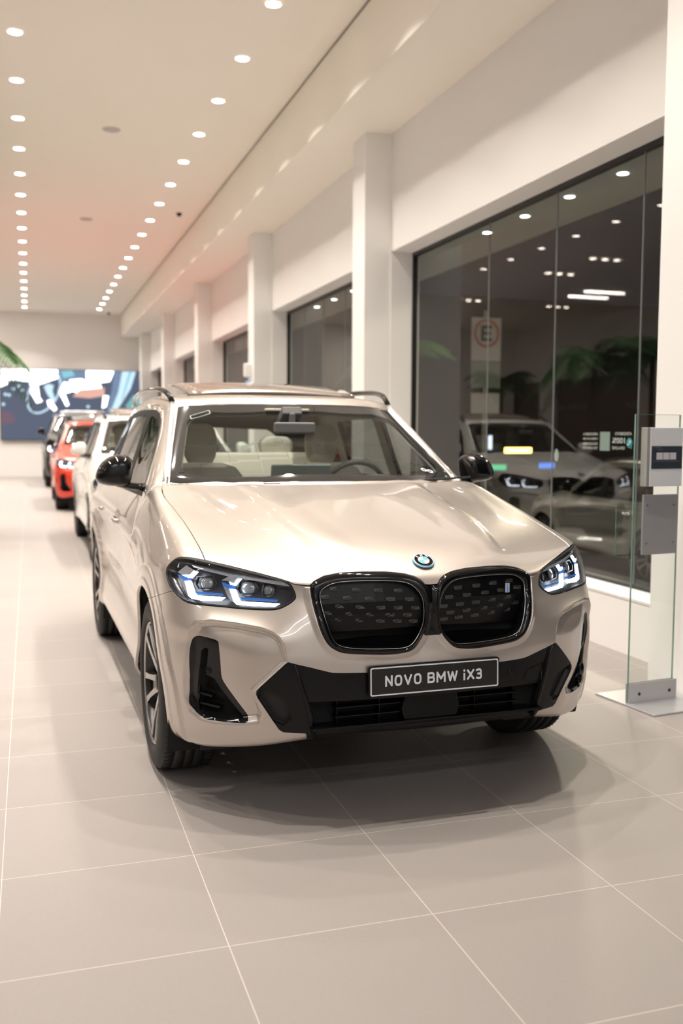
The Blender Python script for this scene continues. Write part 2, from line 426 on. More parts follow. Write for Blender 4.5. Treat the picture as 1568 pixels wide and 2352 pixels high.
# ---------------------------------------------------------------- the electric SUV
m_paint=paint('paint_champagne',(.53,.472,.428),.62,.34)
m_black=mat('gloss_black',(.004,.004,.0045),.05,0,0,spec=.45)
m_satin=mat('satin_black',(.005,.005,.0055),.28,spec=.28)
m_dark=mat('dark_plastic',(.010,.010,.011),.55)
m_deep=mat('cavity_black',(.004,.004,.004),.8)
m_rub=mat('tyre_rubber',(.016,.015,.015),.62,bump=.15,bscale=900)
m_alu=mat('machined_alloy',(.40,.39,.38),.20,1.0)
m_chr=mat('chrome',(.78,.78,.78),.07,1.0)
m_schr=mat('satin_chrome',(.45,.45,.46),.22,1.0)
m_gun=mat('gunmetal',(.05,.05,.053),.3,.8)
m_glass=glass('car_glass',(.80,.85,.82),1.5)
m_glassd=glass('car_glass_dark',(.22,.24,.23),1.22)
m_glasss=glass('car_glass_side',(.28,.30,.29),1.22)
m_lens=glass('lamp_lens',(.95,.96,.97),1.45)
m_frit=mat('glass_frit',(.022,.022,.022),.05,0,1)
m_drl=mat('daytime_light',(1,1,1),.3,emit=(.86,.93,1.0),es=7.0)
m_blue=mat('blue_accent',(.03,.13,.42),.15,0,1,emit=(.05,.22,.8),es=.25)
m_crys=mat('lamp_crystal',(.75,.8,.9),.06,.85)
m_leath=mat('beige_leather',(.66,.61,.53),.5,bump=.1,bscale=400)
m_trim=mat('interior_grey',(.10,.10,.098),.6)
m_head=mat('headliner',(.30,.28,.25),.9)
m_vane=mat('vane_grey',(.085,.085,.09),.25,.8)
m_white=mat('plate_white',(.82,.84,.9),.3,coat=.5)
m_plate=mat('plate_black',(.008,.008,.008),.25,coat=.4)
m_red=mat('lamp_red',(.35,.02,.02),.2,coat=1)

# outlines traced on the body (front projection Y,Z unless noted)
KO=[(.4533,.8751),(.4365,.8899),(.3952,.9077),(.3382,.9175),(.2594,.9209),(.1623,.9185),(.0984,.911),(.0587,.8998),(.0355,.8859),(.0247,.8704),(.0173,.8391),(.0147,.8073),(.0191,.7623),(.0229,.7234),(.035,.6855),(.0634,.65),(.0892,.6302),(.1504,.6231),(.2164,.6247),(.3456,.6353),(.3768,.649),(.4044,.6685),(.4301,.718),(.445,.7863),(.4516,.8397)]
KI=[(.4146,.8493),(.4036,.8631),(.3757,.8799),(.3383,.887),(.2537,.8885),(.1411,.8856),(.0922,.8778),(.0674,.8601),(.0452,.8342),(.0354,.8083),(.0312,.763),(.0333,.724),(.0504,.6864),(.0767,.6539),(.0981,.6429),(.1488,.6413),(.2804,.6477),(.3446,.6581),(.3696,.67),(.3845,.6983),(.403,.7596),(.4129,.8131)]
HLP3=[(.5172,.7864,.9499),(.4841,.8175,.9544),(.4579,.84,.9554),(.4141,.8667,.952),(.3962,.881,.9424),(.3727,.9051,.912),(.3766,.911,.892),(.398,.9109,.8708),(.4323,.9045,.8412),(.46,.8954,.8246),(.4931,.8807,.8088),(.5281,.8598,.7967),(.5608,.8323,.7924),(.5999,.7831,.7914),(.6381,.7245,.7883),(.6772,.6668,.7854),(.7152,.6095,.7856),(.7362,.5749,.7874),(.7475,.5512,.793),(.7564,.5203,.8108),(.7596,.5045,.8236),(.7595,.4978,.8346),(.7521,.5024,.8549),(.7402,.5158,.8863),(.7178,.5432,.8957),(.6526,.6272,.9164),(.5844,.7125,.9356)]
TR=[(0,.562),(.2593,.5623),(.3458,.5653),(.3852,.5676),(.4063,.5724),(.4655,.5894),(.5234,.604),(.5434,.6101),(.552,.6056),(.5748,.583),(.6082,.5489),(.6356,.5202),(.6489,.5024),(.6499,.4882),(.6426,.4726),(.619,.435),(.5897,.3879),(.5691,.3566),(.5548,.3473),(.5321,.3461),(.5032,.3444),(.4767,.3421),(.4697,.325),(.4697,.20),(0,.20)]
SI3=[(.5976,.8358,.6781),(.6109,.8258,.6787),(.6421,.8009,.6762),(.6614,.7841,.6729),(.6704,.7767,.6681),(.6737,.7754,.6605),(.6799,.7755,.6147),(.6807,.7744,.5533),(.6821,.7717,.5328),(.6884,.7638,.5152),(.7094,.7336,.4688),(.7242,.6961,.414),(.7291,.6767,.3848),(.7267,.6762,.3758),(.7189,.6847,.3712),(.6818,.7283,.3666),(.6331,.7805,.3647),(.6042,.8082,.3653),(.5792,.8327,.3794),(.5561,.8535,.4024),(.5483,.8614,.4222),(.5575,.8639,.4884),(.5682,.8625,.575),(.5718,.8574,.6383),(.578,.851,.6632),(.5865,.8442,.6739)]
SC3=[(.6248,.8204,.6377),(.6375,.8105,.6367),(.6252,.8212,.5352),(.6548,.7961,.526),(.6675,.7823,.5032),(.6909,.7503,.455),(.7154,.6963,.3847),(.6857,.729,.3782),(.6338,.7806,.3733),(.5999,.8115,.3749),(.5804,.8328,.3967),(.5747,.842,.4213),(.5796,.8437,.4502),(.5954,.8418,.517),(.6072,.8362,.582),(.6126,.8306,.6244)]
HLI={"drl_a": [[0.468, 0.852, 0.866], [0.489, 0.833, 0.869], [0.516, 0.822, 0.827], [0.526, 0.816, 0.818], [0.59, 0.724, 0.817], [0.585, 0.74, 0.804], [0.546, 0.8, 0.801], [0.513, 0.834, 0.805], [0.498, 0.844, 0.814]], "drl_a_top": [[0.448, 0.859, 0.886], [0.482, 0.831, 0.889], [0.485, 0.818, 0.906], [0.497, 0.808, 0.904], [0.488, 0.829, 0.879], [0.469, 0.846, 0.881]], "cry_a": [[0.417, 0.869, 0.893], [0.44, 0.839, 0.921], [0.48, 0.817, 0.906], [0.475, 0.832, 0.889], [0.443, 0.858, 0.885]], "blue_a": [[0.425, 0.869, 0.887], [0.457, 0.852, 0.884], [0.483, 0.833, 0.876], [0.485, 0.834, 0.868], [0.466, 0.851, 0.866], [0.43, 0.87, 0.881]], "side_a": [[0.428, 0.87, 0.879], [0.463, 0.851, 0.866], [0.493, 0.843, 0.814], [0.482, 0.85, 0.814], [0.461, 0.86, 0.837], [0.442, 0.867, 0.861]], "bar_a": [[0.511, 0.823, 0.831], [0.578, 0.732, 0.83], [0.583, 0.728, 0.823], [0.519, 0.818, 0.823]], "drl_b": [[0.592, 0.707, 0.848], [0.606, 0.687, 0.847], [0.622, 0.677, 0.813], [0.628, 0.672, 0.805], [0.71, 0.546, 0.804], [0.704, 0.565, 0.793], [0.654, 0.641, 0.792], [0.622, 0.688, 0.794], [0.614, 0.696, 0.803]], "drl_b_top": [[0.587, 0.707, 0.874], [0.598, 0.692, 0.868], [0.602, 0.679, 0.887], [0.611, 0.666, 0.886], [0.603, 0.687, 0.861], [0.592, 0.703, 0.864]], "cry_b": [[0.564, 0.73, 0.877], [0.577, 0.704, 0.894], [0.597, 0.678, 0.886], [0.593, 0.691, 0.869], [0.578, 0.711, 0.875]], "blue_b": [[0.569, 0.73, 0.872], [0.583, 0.712, 0.865], [0.601, 0.686, 0.858], [0.604, 0.687, 0.847], [0.59, 0.707, 0.848], [0.572, 0.729, 0.861]], "side_b": [[0.57, 0.728, 0.86], [0.588, 0.706, 0.847], [0.611, 0.694, 0.8], [0.602, 0.705, 0.804], [0.587, 0.717, 0.826]], "bar_b": [[0.621, 0.671, 0.82], [0.698, 0.552, 0.817], [0.699, 0.555, 0.81], [0.626, 0.668, 0.811]], "blade": [[0.471, 0.826, 0.927], [0.532, 0.769, 0.916], [0.58, 0.712, 0.904], [0.643, 0.625, 0.892], [0.718, 0.513, 0.88], [0.72, 0.51, 0.867], [0.684, 0.568, 0.875], [0.625, 0.654, 0.887], [0.584, 0.713, 0.895], [0.537, 0.77, 0.907], [0.483, 0.821, 0.919]], "upper": [[0.378, 0.868, 0.942], [0.457, 0.823, 0.948], [0.499, 0.783, 0.944], [0.568, 0.709, 0.93], [0.637, 0.624, 0.911], [0.703, 0.539, 0.89], [0.725, 0.513, 0.882], [0.649, 0.626, 0.896], [0.587, 0.713, 0.908], [0.534, 0.776, 0.92], [0.458, 0.84, 0.933], [0.396, 0.874, 0.928]]}
SQ=.70710678
def uv45(p): return np.stack([(p[:,1]-p[:,0])*SQ,p[:,2]],1)
def P45(L): return [((y-x)*SQ,z) for x,y,z in L]
HL45=chaikin(P45(HLP3),1); SI45=chaikin(P45(SI3),1); SC45=P45(SC3)
KOc=chaikin(KO,2); KIc=chaikin(KI,2)
RECESS=[(.862,.655),(.853,.685),(.846,.705),(.8262,.7319),(.7773,.7399),(.7068,.7353),(.6239,.7242),(.5899,.7128),(.5701,.6974),(.5579,.6726),(.5525,.6427),(.548,.612),(.558,.60),(.5748,.583),(.636,.52),(.66,.495),(.66,.48),(.62,.41),(.63,.375),(.70,.355),(.78,.347),(.83,.355),(.862,.385),(.873,.44),(.876,.52)]
RIDGE=[(-.60,.47),(-.39,.435),(-.16,.410),(.10,.405),(.30,.398),(.46,.375),(.64,.343),(.78,.29)]

def body_detail(co,N):
    x,y,z=co.T; d=np.zeros(len(co)); front=sstep(.1,.3,x)
    # bonnet power dome and ridge
    top=sstep(.3,.7,N[:,2])*(x>-.5)
    rd=dline(x,y,RIDGE); inside=y<np.interp(x,[p[0] for p in RIDGE],[p[1] for p in RIDGE])
    fade=sstep(.80,.55,x)*sstep(-.52,-.34,x)
    d+=top*fade*np.where(inside,.007*(1-sstep(0,.16,rd)*.85),.007*(1-sstep(0,.05,rd)))
    rd2=dline(x,y,[(-.45,.70),(-.1,.66),(.2,.60),(.45,.52)]); ins2=y<np.interp(x,[-.45,-.1,.2,.45],[.70,.66,.60,.52])
    d+=top*sstep(.45,.1,x)*sstep(-.46,-.3,x)*.0035*(1-sstep(0,.07,rd2))
    # recessed bumper corner around the air curtain
    s=sdpoly(y,z,RECESS); fr=(x>.35)
    up=sstep(.64,.715,z); lowedge=sstep(.47,.36,z)
    w=.013+.028*lowedge; ins=sstep(0,1,s/w)
    d+=np.where(fr,-ins*(.011+.014*sstep(.73,.56,z)),0)
    d+=np.where(fr,.011*up*np.where(s<0,np.exp(-np.maximum(-s,0)/.045),1-sstep(0,.013,s)),0)
    # raised lip round the kidney openings
    k=sdpoly(y,z,KOc); d+=np.where((x>.6)&(k<.01)&(z<.87),.008*(1-sstep(0,.022,-k))*sstep(.90,.84,z),0)
    # wheel arch flares
    for cx in (0,-2.864):
        r=np.hypot(x-cx,z-.365); side=sstep(.80,.88,y)
        d+=side*(.010*(1-sstep(.500,.510,r)) + .004*(1-sstep(.445,.452,r)))*sstep(.20,.30,z)
    # door shoulder crease and lower sculpting
    zc=np.interp(x,[-3.3,-1.5,-.7,-.45],[1.00,.965,.925,.90]); sd=sstep(-.42,-.55,x)*sstep(-3.7,-3.3,x)*(y>.75)
    dz=z-zc; d+=sd*.010*np.where(dz>0,1-sstep(0,.035,dz),1-sstep(0,.10,-dz))
    zl=np.interp(x,[-2.4,-.6],[.50,.42]); d+=sd*sstep(-2.45,-2.2,x)*(-.022)*np.exp(-((z-zl-.10)/.075)**2)
    return co+N*d[:,None]
def seam_hood(p):
    x,y,z=p.T
    Ly=[0,.0247,.0355,.0587,.0984,.1623,.2594,.3382,.3952,.4365,.4533,.5024,.5158,.5432,.6272,.7125,.7864,.83]
    Lz=[.869,.8704,.8859,.8998,.911,.9185,.9209,.9175,.9077,.8899,.8751,.879,.8863,.8957,.9164,.9356,.9499,.985]
    a=z-np.interp(y,Ly,Lz)
    ye=np.interp(x,[-.62,-.569,-.50,-.46,-.39,-.30,-.14,.08,.245,.39,.514,.60],[.70,.765,.795,.805,.812,.813,.802,.792,.788,.786,.7855,.7855])
    b=np.where(x<.56,ye-y,1.0); c=x-np.interp(y,[0,.31,.46,.60,.757,.80],[-.392,-.405,-.428,-.465,-.545,-.575])
    nose=np.where(x>.2,a*1.0,1.0)
    return np.minimum(np.minimum(nose,b),c)
WSP=[(-.425,-.01),(-.427,.15),(-.44,.31),(-.462,.46),(-.508,.60),(-.575,.752),(-.76,.713),(-.885,.686),(-1.0,.658),(-1.185,.612),(-1.125,.505),(-1.09,.385),(-1.07,.26),(-1.055,.13),(-1.05,-.01)]
FRITP=[(-.475,-.01),(-.48,.31),(-.50,.46),(-.535,.58),(-.60,.67),(-.66,.682),(-.885,.625),(-1.03,.588),(-1.055,.56),(-1.045,.45),(-1.02,.385),(-1.0,.26),(-.99,-.01)]
def sd_ws(p):
    x,y,z=p.T; s=sdpoly(x,y,WSP); return np.where(z>1.13,s,-1.0)
def sd_poly_xz(P,y0=.5,zmin=0): 
    P=np.array(P)
    def f(p): s=sdpoly(p[:,0],p[:,2],P); return np.where((p[:,1]>y0),s,-1.0)
    return f
WIN1=[(-.80,1.135),(-.86,1.205),(-.95,1.28),(-1.07,1.375),(-1.22,1.470),(-1.33,1.515),(-1.45,1.535),(-1.545,1.54),(-1.545,1.125)]
WIN2=[(-1.615,1.125),(-1.615,1.545),(-2.0,1.547),(-2.40,1.535),(-2.47,1.125)]
WIN3=[(-2.53,1.13),(-2.46,1.53),(-2.85,1.51),(-3.10,1.46),(-3.22,1.36),(-3.25,1.20),(-3.05,1.14)]
def _shr(P,k,kz):
    c=np.array(P).mean(0); return [(c[0]+(x-c[0])*k,c[1]+(z-c[1])*kz) for x,z in P]
WIN1=_shr(WIN1,.90,.90); WIN2=_shr(WIN2,.92,.90); WIN3=_shr(WIN3,.86,.86)
WALL=[(-.74,1.112),(-.83,1.205),(-1.05,1.385),(-1.20,1.48),(-1.32,1.535),(-1.45,1.558),(-2.0,1.565),(-2.45,1.555),(-2.85,1.53),(-3.13,1.48),(-3.26,1.37),(-3.29,1.19),(-3.07,1.115),(-2.0,1.102)]
RG=[(0,1.50),(.50,1.485),(.585,1.42),(.66,1.20),(.66,1.16),(.60,1.13),(0,1.13)]

def build_suv():
    V={}
    parts=[]
    co4,f4=dense_half(4); co5,f5=dense_half(5)
    XS=-.62
    c5=co5[f5][:,:,0].mean(1); # faces of the fine mesh in front, coarse mesh behind (same limit surface)
    k4=co4[f4][:,:,0]; 
    def prep(co,fc):
        N=vnormals(co,fc); c2=body_detail(co,N); return c2,vnormals(c2,fc)
    a4,n4=prep(co4,f4); a5,n5=prep(co5,f5)
    # parent quads: choose by position of the coarse face; children of a coarse face share its centre region
    f4keep=f4[k4.mean(1)<=XS]; 
    M4=SM(a4,n4,[tuple(f) for f in f4keep.tolist()]).compact()
    # fine faces: 4 per coarse face, in order
    if len(f5)==4*len(f4):
        sel=np.repeat(k4.mean(1)>XS,4); F5=f5[sel]
    else: F5=f5[c5>XS]
    M5=SM(a5,n5,[tuple(f) for f in F5.tolist()]).compact()
    root=empty('electric_suv')
    P={}
    def put(name,M,m=m_paint,parent=None,fl=.010,sides=1,label=None,both=False):
        if not len(M.f): return None
        if both: M=M.both()
        out=[]
        for sgn in ((1,-1) if sides==2 else (1,)):
            Q=M if sgn==1 else M.mirrored()
            o=link(name,sm_mesh(Q,name,fl),m,parent or root)
            if label: o['label']=label
            out.append(o)
        return out if sides==2 else out[0]
    # ---------------- wheel arches
    def arch(M):
        for cx in(0,-2.864):
            M=cut(M,lambda p:np.where(p[:,1]>.70,.415-np.hypot(p[:,0]-cx,p[:,2]-.365),-1.0))[1]
        return M
    M5=arch(M5); M4=arch(M4)
    # ---------------- front pieces (fine mesh)
    ws,M5=cut(M5,sd_ws); ws4,M4=cut(M4,sd_ws)
    def join(a,b):
        n=len(a.co); return SM(np.vstack([a.co,b.co]),np.vstack([a.N,b.N]),list(a.f)+[tuple(i+n for i in f) for f in b.f])
    ws=join(ws,ws4)
    hood,M5=cut(M5,seam_hood,.0045)
    isf=lambda p,xm:p[:,0]>xm
    hl,M5=cut(M5,lambda p:np.where((p[:,0]>.25),sdpoly(*uv45(p).T,HL45),-1.0),.003)
    si,M5=cut(M5,lambda p:np.where((p[:,0]>.4),sdpoly(*uv45(p).T,SI45),-1.0),.001)
    kid,M5=cut(M5,lambda p:np.where((p[:,0]>.5),sdpoly(p[:,1],p[:,2],KOc),-1.0))
    kid2,hood=cut(hood,lambda p:np.where((p[:,0]>.6),sdpoly(p[:,1],p[:,2],KOc),-1.0))
    bridge,M5=cut(M5,lambda p:np.where(p[:,0]>.5,sdpoly(p[:,1],p[:,2],[(-.1,.682),(.03,.682),(.06,.72),(.06,.872),(-.1,.869)]),-1.0))
    TRc=np.array(TR)
    low,M5=cut(M5,lambda p:np.where(p[:,0]>.35,sdpoly(p[:,1],p[:,2],[(-.3,.562)]+TR[1:-1]+[(-.3,.20)]),-1.0),.001)
    # bumper / wing seam
    def bump(p):
        x,y,z=p.T
        return np.where((x>-.05)&(y>.35), np.minimum(np.interp(x,[-.05,.0,.2357,.378,.455,.50,.6],[.70,.72,.772,.808,.829,.90,1.5])-z, np.where(x>.1,1.0,x-.1+.0)), np.where(x>.35,1.0,-1.0))
    bumper,M5=cut(M5,bump,.003)
    # doors
    def doors(p):
        x,y,z=p.T
        xf=np.interp(z,[.30,.60,.80,.90,.98,1.09,1.16,1.20],[-.50,-.50,-.47,-.45,-.47,-.57,-.66,-.70]); 
        a=np.minimum(xf-x, z-.335); xr=np.interp(z,[.33,.60,.80,1.12,1.60],[-2.40,-2.42,-2.50,-2.49,-2.49])
        a=np.minimum(a,x-xr); 
        r=np.hypot(x+2.864,z-.365); a=np.minimum(a,r-.485)
        top=np.interp(x,[-3.2,-2.45,-1.45,-1.30,-1.10,-.9,-.70],[1.57,1.583,1.585,1.553,1.445,1.30,1.145])
        a=np.minimum(a,top-z); return np.where(y>.5,a,-1.0)
    d5,M5=cut(M5,doors,.004); d4,M4=cut(M4,doors,.004)
    # side windows from the doors and the quarter panel
    def wins(p):
        return np.where((p[:,1]>.45)&(p[:,0]<-.6),sdpoly(p[:,0],p[:,2],WALL),-1.0)
    w5,d5=cut(d5,wins); wq,M4=cut(M4,lambda p:np.minimum(wins(p),-2.44-p[:,0])); w4,d4=cut(d4,wins)
    fd,rd=cut(d4,lambda p:p[:,0]+1.575,.004)
    wf,wr=cut(w4,lambda p:p[:,0]+1.575,.004)
    def join(a,b):
        n=len(a.co); return SM(np.vstack([a.co,b.co]),np.vstack([a.N,b.N]),list(a.f)+[tuple(i+n for i in f) for f in b.f])
    frontdoor=join(d5,fd) if len(d5.f) else fd; winf=join(w5,wf) if len(w5.f) else wf
    # rear window
    rg,M4=cut(M4,lambda p:np.where(p[:,0]<-3.4,sdpoly(p[:,1],p[:,2],[(-.2,1.50)]+RG[1:-1]+[(-.2,1.13)]),-1.0))
    tl,M4=cut(M4,lambda p:np.where(p[:,0]<-3.3,sdpoly(p[:,1],p[:,2],[(.50,.93),(.56,1.0),(.9,1.03),(.9,.92),(.7,.90)]),-1.0))
    roofg,M4=cut(M4,lambda p:np.where(p[:,2]>1.5,sdpoly(p[:,0],p[:,1],[(-1.42,-.2),(-1.42,.44),(-1.46,.47),(-2.60,.47),(-2.64,.44),(-2.64,-.2)]),-1.0),.003)
    shell=join(M5,M4)
    # outer skin parts: stray slivers go back to the shell
    def solid(M):
        L=islands(M)
        for q in L[1:]: stray.append(q)
        return L[0]
    stray=[]; frontdoor=solid(frontdoor); rd=solid(rd)
    for q in stray: shell=join(shell,q)
    body=put('body_shell',shell,both=True,fl=.012)
    hoodo=put('hood',hood,both=True,fl=.012)
    bo=put('front_bumper',bumper,both=True,fl=.014)
    fdo=put('front_door',frontdoor,sides=2); rdo=put('rear_door',rd,sides=2)
    # ---------------- side glass: gloss-black surround with panes
    def panes(W,poly,parents,nm):
        g,fr=cut(W,sd_poly_xz(poly,.4))
        out=[]
        for i,sgn in enumerate((1,-1)):
            q=(g if sgn==1 else g.mirrored()); f=(fr if sgn==1 else fr.mirrored())
            fo=link('window_surround',sm_mesh(f.offset(-.001),'window_surround',.012),m_dark,parents[i] if parents else root); fo['label']='black surround'
            link('side_window',sm_mesh(q.offset(-.003),'side_window',.003),m_glassd if nm=='d' else m_glasss,parents[i] if parents else root)
    panes(winf,WIN1,fdo,'c'); panes(wr,WIN2,rdo,'d'); panes(wq,WIN3,None,'d')
    # ---------------- windshield with printed border
    g,fr=cut(ws,lambda p:sdpoly(p[:,0],p[:,1],FRITP))
    wo=put('windshield',g.offset(-.004),m_glass,both=True,fl=0)
    fo=link('windshield_border',sm_mesh(fr.both().offset(-.004),'windshield_border',.004),m_frit,wo)
    rgo=put('rear_window',rg.offset(-.004),m_glass,both=True,fl=.004)
    put('sunroof',roofg.offset(-.002),m_glass,both=True,fl=.006)
    put('tail_lamp',tl.offset(.004),m_red,sides=2,fl=.01)
    # ---------------- kidney grille
    ring_prof=[(0,.0,-.004),(.10,.0,.006),(.30,.0,.010),(.70,.0,.0055),(.90,.0,-.003),(1.0,.0,-.012),(1.0,.0,-.045)]
    bvh=BVHTree.FromPolygons([tuple(v) for v in co4],[tuple(f) for f in f4.tolist()])
    bvd=BVHTree.FromPolygons([tuple(v) for v in a4],[tuple(f) for f in f4.tolist()])
    def sx(y,z):
        h=bvh.ray_cast(Vector((3,y,z)),Vector((-1,0,0))); return h[0].x if h[0] else .8
    def resamp(P,n,start=None):
        P=np.array(P); Q=np.vstack([P,P[:1]]); L=np.concatenate([[0],np.cumsum(np.linalg.norm(np.diff(Q,axis=0),axis=1))]); t=np.linspace(0,L[-1],n,endpoint=False)
        return np.stack([np.interp(t,L,Q[:,0]),np.interp(t,L,Q[:,1])],1)
    def match(A,B,n=120):
        a=resamp(A,n); c=np.array(B).mean(0); Bd=resamp(B,720); out=[]
        ca=np.array(A).mean(0); sa=np.ptp(np.array(A),axis=0); sb=np.ptp(np.array(B),axis=0)
        an=(Bd-c)/sb; angb=np.arctan2(an[:,1],an[:,0])
        for p in a:
            q=(p-ca)/sa; g_=math.atan2(q[1],q[0]); dd=np.abs(np.angle(np.exp(1j*(angb-g_)))); out.append(Bd[int(np.argmin(dd))])
        return a,np.array(out)
    A,B=match(KOc,KIc); A=np.array(A)
    for _ in range(2): B=(np.roll(B,1,0)+2*B+np.roll(B,-1,0))/4
    n=len(A)
    for sgn in(1,-1):
        kg=link('kidney_grille',None,None,root) if False else empty('kidney_grille'); kg.parent=root
        mb=MB(); vs=[]
        for i in range(n):
            xa=sx(*A[i]); xb=sx(*B[i])
            for (t,_,o_) in ring_prof:
                p=A[i]*(1-t)+B[i]*t; vs.append((xa*(1-t)+xb*t+o_,p[0]*sgn,p[1]))
        K=len(ring_prof); fs=[(i*K+k,((i+1)%n)*K+k,((i+1)%n)*K+k+1,i*K+k+1) for i in range(n) for k in range(K-1)]
        mb.add(vs,fs,True); mb.build('surround',m_black,kg)
        # satin bead inside the ring
        mb=MB(); pts=[(sx(*B[i])-.006,(A[i]*.10+B[i]*.90)[0]*sgn,(A[i]*.10+B[i]*.90)[1]) for i in range(0,n)]
        mb.tube(pts,.0022,6,closed=True); o=mb.build('bead',m_schr,kg); o['label']='thin satin bead'
        # closed insert: three facets and an open cavity under them
        ymid=.224
        def xin(y): return np.interp(y,[.03,.2,.42],[.822,.816,.770])
        mb=MB(); ys=np.linspace(.026,.425,14); rows=[(.892,-.018),(.818,.004),(.775,.004),(.712,-.008),(.708,-.030),(.70,-.09)]
        vs=[(xin(y)+dx,y*sgn,z+(-.012*(y-.03)/.38 if z<.85 else 0)) for z,dx in rows for y in ys]; W=len(ys)
        fs=[(r*W+k,r*W+k+1,(r+1)*W+k+1,(r+1)*W+k) for r in range(len(rows)-1) for k in range(W-1)]
        mb.add(vs,fs,False); mb.build('grille_insert',m_satin,kg)
        mb=MB()
        # lower scoop
        rows=[(.70,-.09),(.668,-.085),(.652,-.040),(.638,-.006)]
        vs=[(xin(y)+dx,y*sgn,z+(.012*(y-.03)/.38)) for z,dx in rows for y in ys]
        fs=[(r*W+k,r*W+k+1,(r+1)*W+k+1,(r+1)*W+k) for r in range(len(rows)-1) for k in range(W-1)]
        mb.add(vs,fs,True); mb.build('air_scoop',m_satin,kg)
        mb=MB(); mb.box((.735,.225*sgn,.765),(.01,.42,.27)); mb.build('grille_back',m_deep,kg)
        KM=[[.3572,.8653],[.2781,.8615],[.1995,.8578],[.1216,.8541],[.3929,.8373],[.3143,.8333],[.2362,.8294],[.1553,.8254],[.0811,.8217],[.3431,.8034],[.2684,.7994],[.1933,.7954],[.1261,.7918],[.0573,.7882],[.381,.7787],[.3047,.7745],[.2298,.7703],[.1565,.7663],[.0874,.7624],[.3419,.7529],[.2667,.7486],[.1929,.7443],[.1255,.7404],[.0619,.7368]]
        for (y,z) in KM:
            z=z-.005
            def dx(zz): return np.interp(zz,[.712,.775,.818,.892],[-.008,.004,.004,-.018])
            c=lambda a,b,o_: (xin(y)+dx(z+b)+o_, (y+a)*sgn, z+b)
            w,h_=.0175,.0065
            mb=MB()
            vs=[c(-w,-h_,.0005),c(w,-h_,.0005),c(w,h_,.0005),c(-w,h_,.0005),c(-w,-h_,.0045),c(w,h_,.0045),c(-w*.2,-h_*.2,.0006)]
            mb.add([c(-w,h_,.0008),c(w,h_,.0008),c(w*.9,-h_*.9,.0008)],[(0,1,2)])
            mb.add([c(-w,h_,.0008),c(-w,-h_,.0042),c(w*.8,-h_,.0042)],[(0,1,2)])
            mb.add([c(-w,-h_,.0042),c(w*.8,-h_,.0042),c(w*.8,-h_-.002,.0002),c(-w,-h_-.002,.0002)],[(0,1,2,3)])
            mb.build('vane',m_vane,kg)
    # bridge between the kidneys, with the front camera
    put('grille_bridge',bridge.offset(-.001),m_black,both=True,fl=.02)
    mb=MB(); mb.lathe([(.0,.006),(.005,.006),(.006,.003),(.0075,.003),(.009,0),(.009,-.01)],20,'x',(.853,0,.772)); mb.build('front_camera',m_satin,root)
    # ---------------- lower black intake
    deepM=low.offset(-.001)
    blade,rest=cut(deepM,lambda p:p[:,1]-np.interp(p[:,2],[.20,.327,.3421,.4047,.468,.5367,.604,.62],[.443,.4455,.4466,.4648,.4812,.5029,.5234,.528]))
    band,rest=cut(rest,lambda p:p[:,2]-.462); lip,mouth=cut(rest,lambda p:.352-p[:,2])
    put('lower_grille_band',band,m_satin,both=True,fl=.03)
    put('front_lip',lip,m_satin,both=True,fl=.05)
    # blade: solid fin in front, recessed wedge pocket outside it
    pocketP=[(.638,.512),(.561,.485),(.548,.467),(.527,.403),(.555,.372),(.60,.39),(.645,.48)]
    pocket,fin=cut(blade,lambda p:sdpoly(p[:,1],p[:,2],pocketP))
    put('intake_fin',fin.offset(.002),m_satin,sides=2,fl=.02)
    put('intake_pocket',pocket.offset(-.024),m_dark,sides=2,fl=-.026)
    for sgn in(1,-1):
        mb=MB()
        pts=[(sx(.4455,.33)+.010,.4455*sgn,.325),(.835,.4648*sgn,.4047),(.838,.4812*sgn,.468),(.836,.5029*sgn,.5367),(.832,.5234*sgn,.602)]
        mb.tube(pts,[.009,.009,.008,.006,.003],8); mb.build('fin_edge',m_satin,root)
    gl_=MB()
    for z,x in ((.432,.830),(.397,.826)): gl_.box((x-.02,0,z),(.05,.74,.004))
    for y in (-.36,-.195,.195,.36): gl_.box((.800,y,.41),(.04,.003,.115))
    gl_.box((.838,0,.366),(.05,.93,.008))
    go=gl_.build('intake_slats',mat('slat_black',(.004,.004,.0045),.2,spec=.3),root)
    mb=MB(); mb.box((.77,0,.41),(.01,1.02,.16)); mb.build('radiator_cover',m_deep,root)
    mb=MB(); mb.prism([(-.11,.37),(-.085,.355),(.085,.355),(.11,.37),(.118,.41),(.105,.465),(-.105,.465),(-.118,.41)],.80,.852,lambda u,v,t:(t,u,v)); mb.build('radar_sensor',mat('radar_black',(.003,.003,.005),.1,spec=.25),root,bevel=.008)
    # parking sensors
    for y in(-.327,.327):
        mb=MB(); mb.lathe([(0,.0015),(.0095,.0015),(.0105,-.002)],20,'x',(sx(y,.52)+.0005,y,.52)); mb.build('parking_sensor',m_satin,root)
    for sgn in(1,-1):
        mb=MB(); 
        tc=[(.478,.541),(.472,.537),(.422,.524),(.405,.515),(.395,.50),(.389,.483),(.414,.467),(.478,.469)]
        pts=[(sx(y,z)+.0005,y*sgn,z) for y,z in tc]; 
        if sgn==1: mb.tube(pts,.0013,5,closed=True); mb.build('tow_eye_cover',m_black,root)
    # ---------------- side intakes (air curtains)
    cav,fr=cut(si,lambda p:sdpoly(*uv45(p).T,SC45))
    for o in put('air_curtain_frame',fr.offset(-.002),m_black,sides=2,fl=.02): o['label']='gloss black intake frame'
    put('air_curtain_cavity',cav.offset(-.055),m_deep,sides=2,fl=-.055)
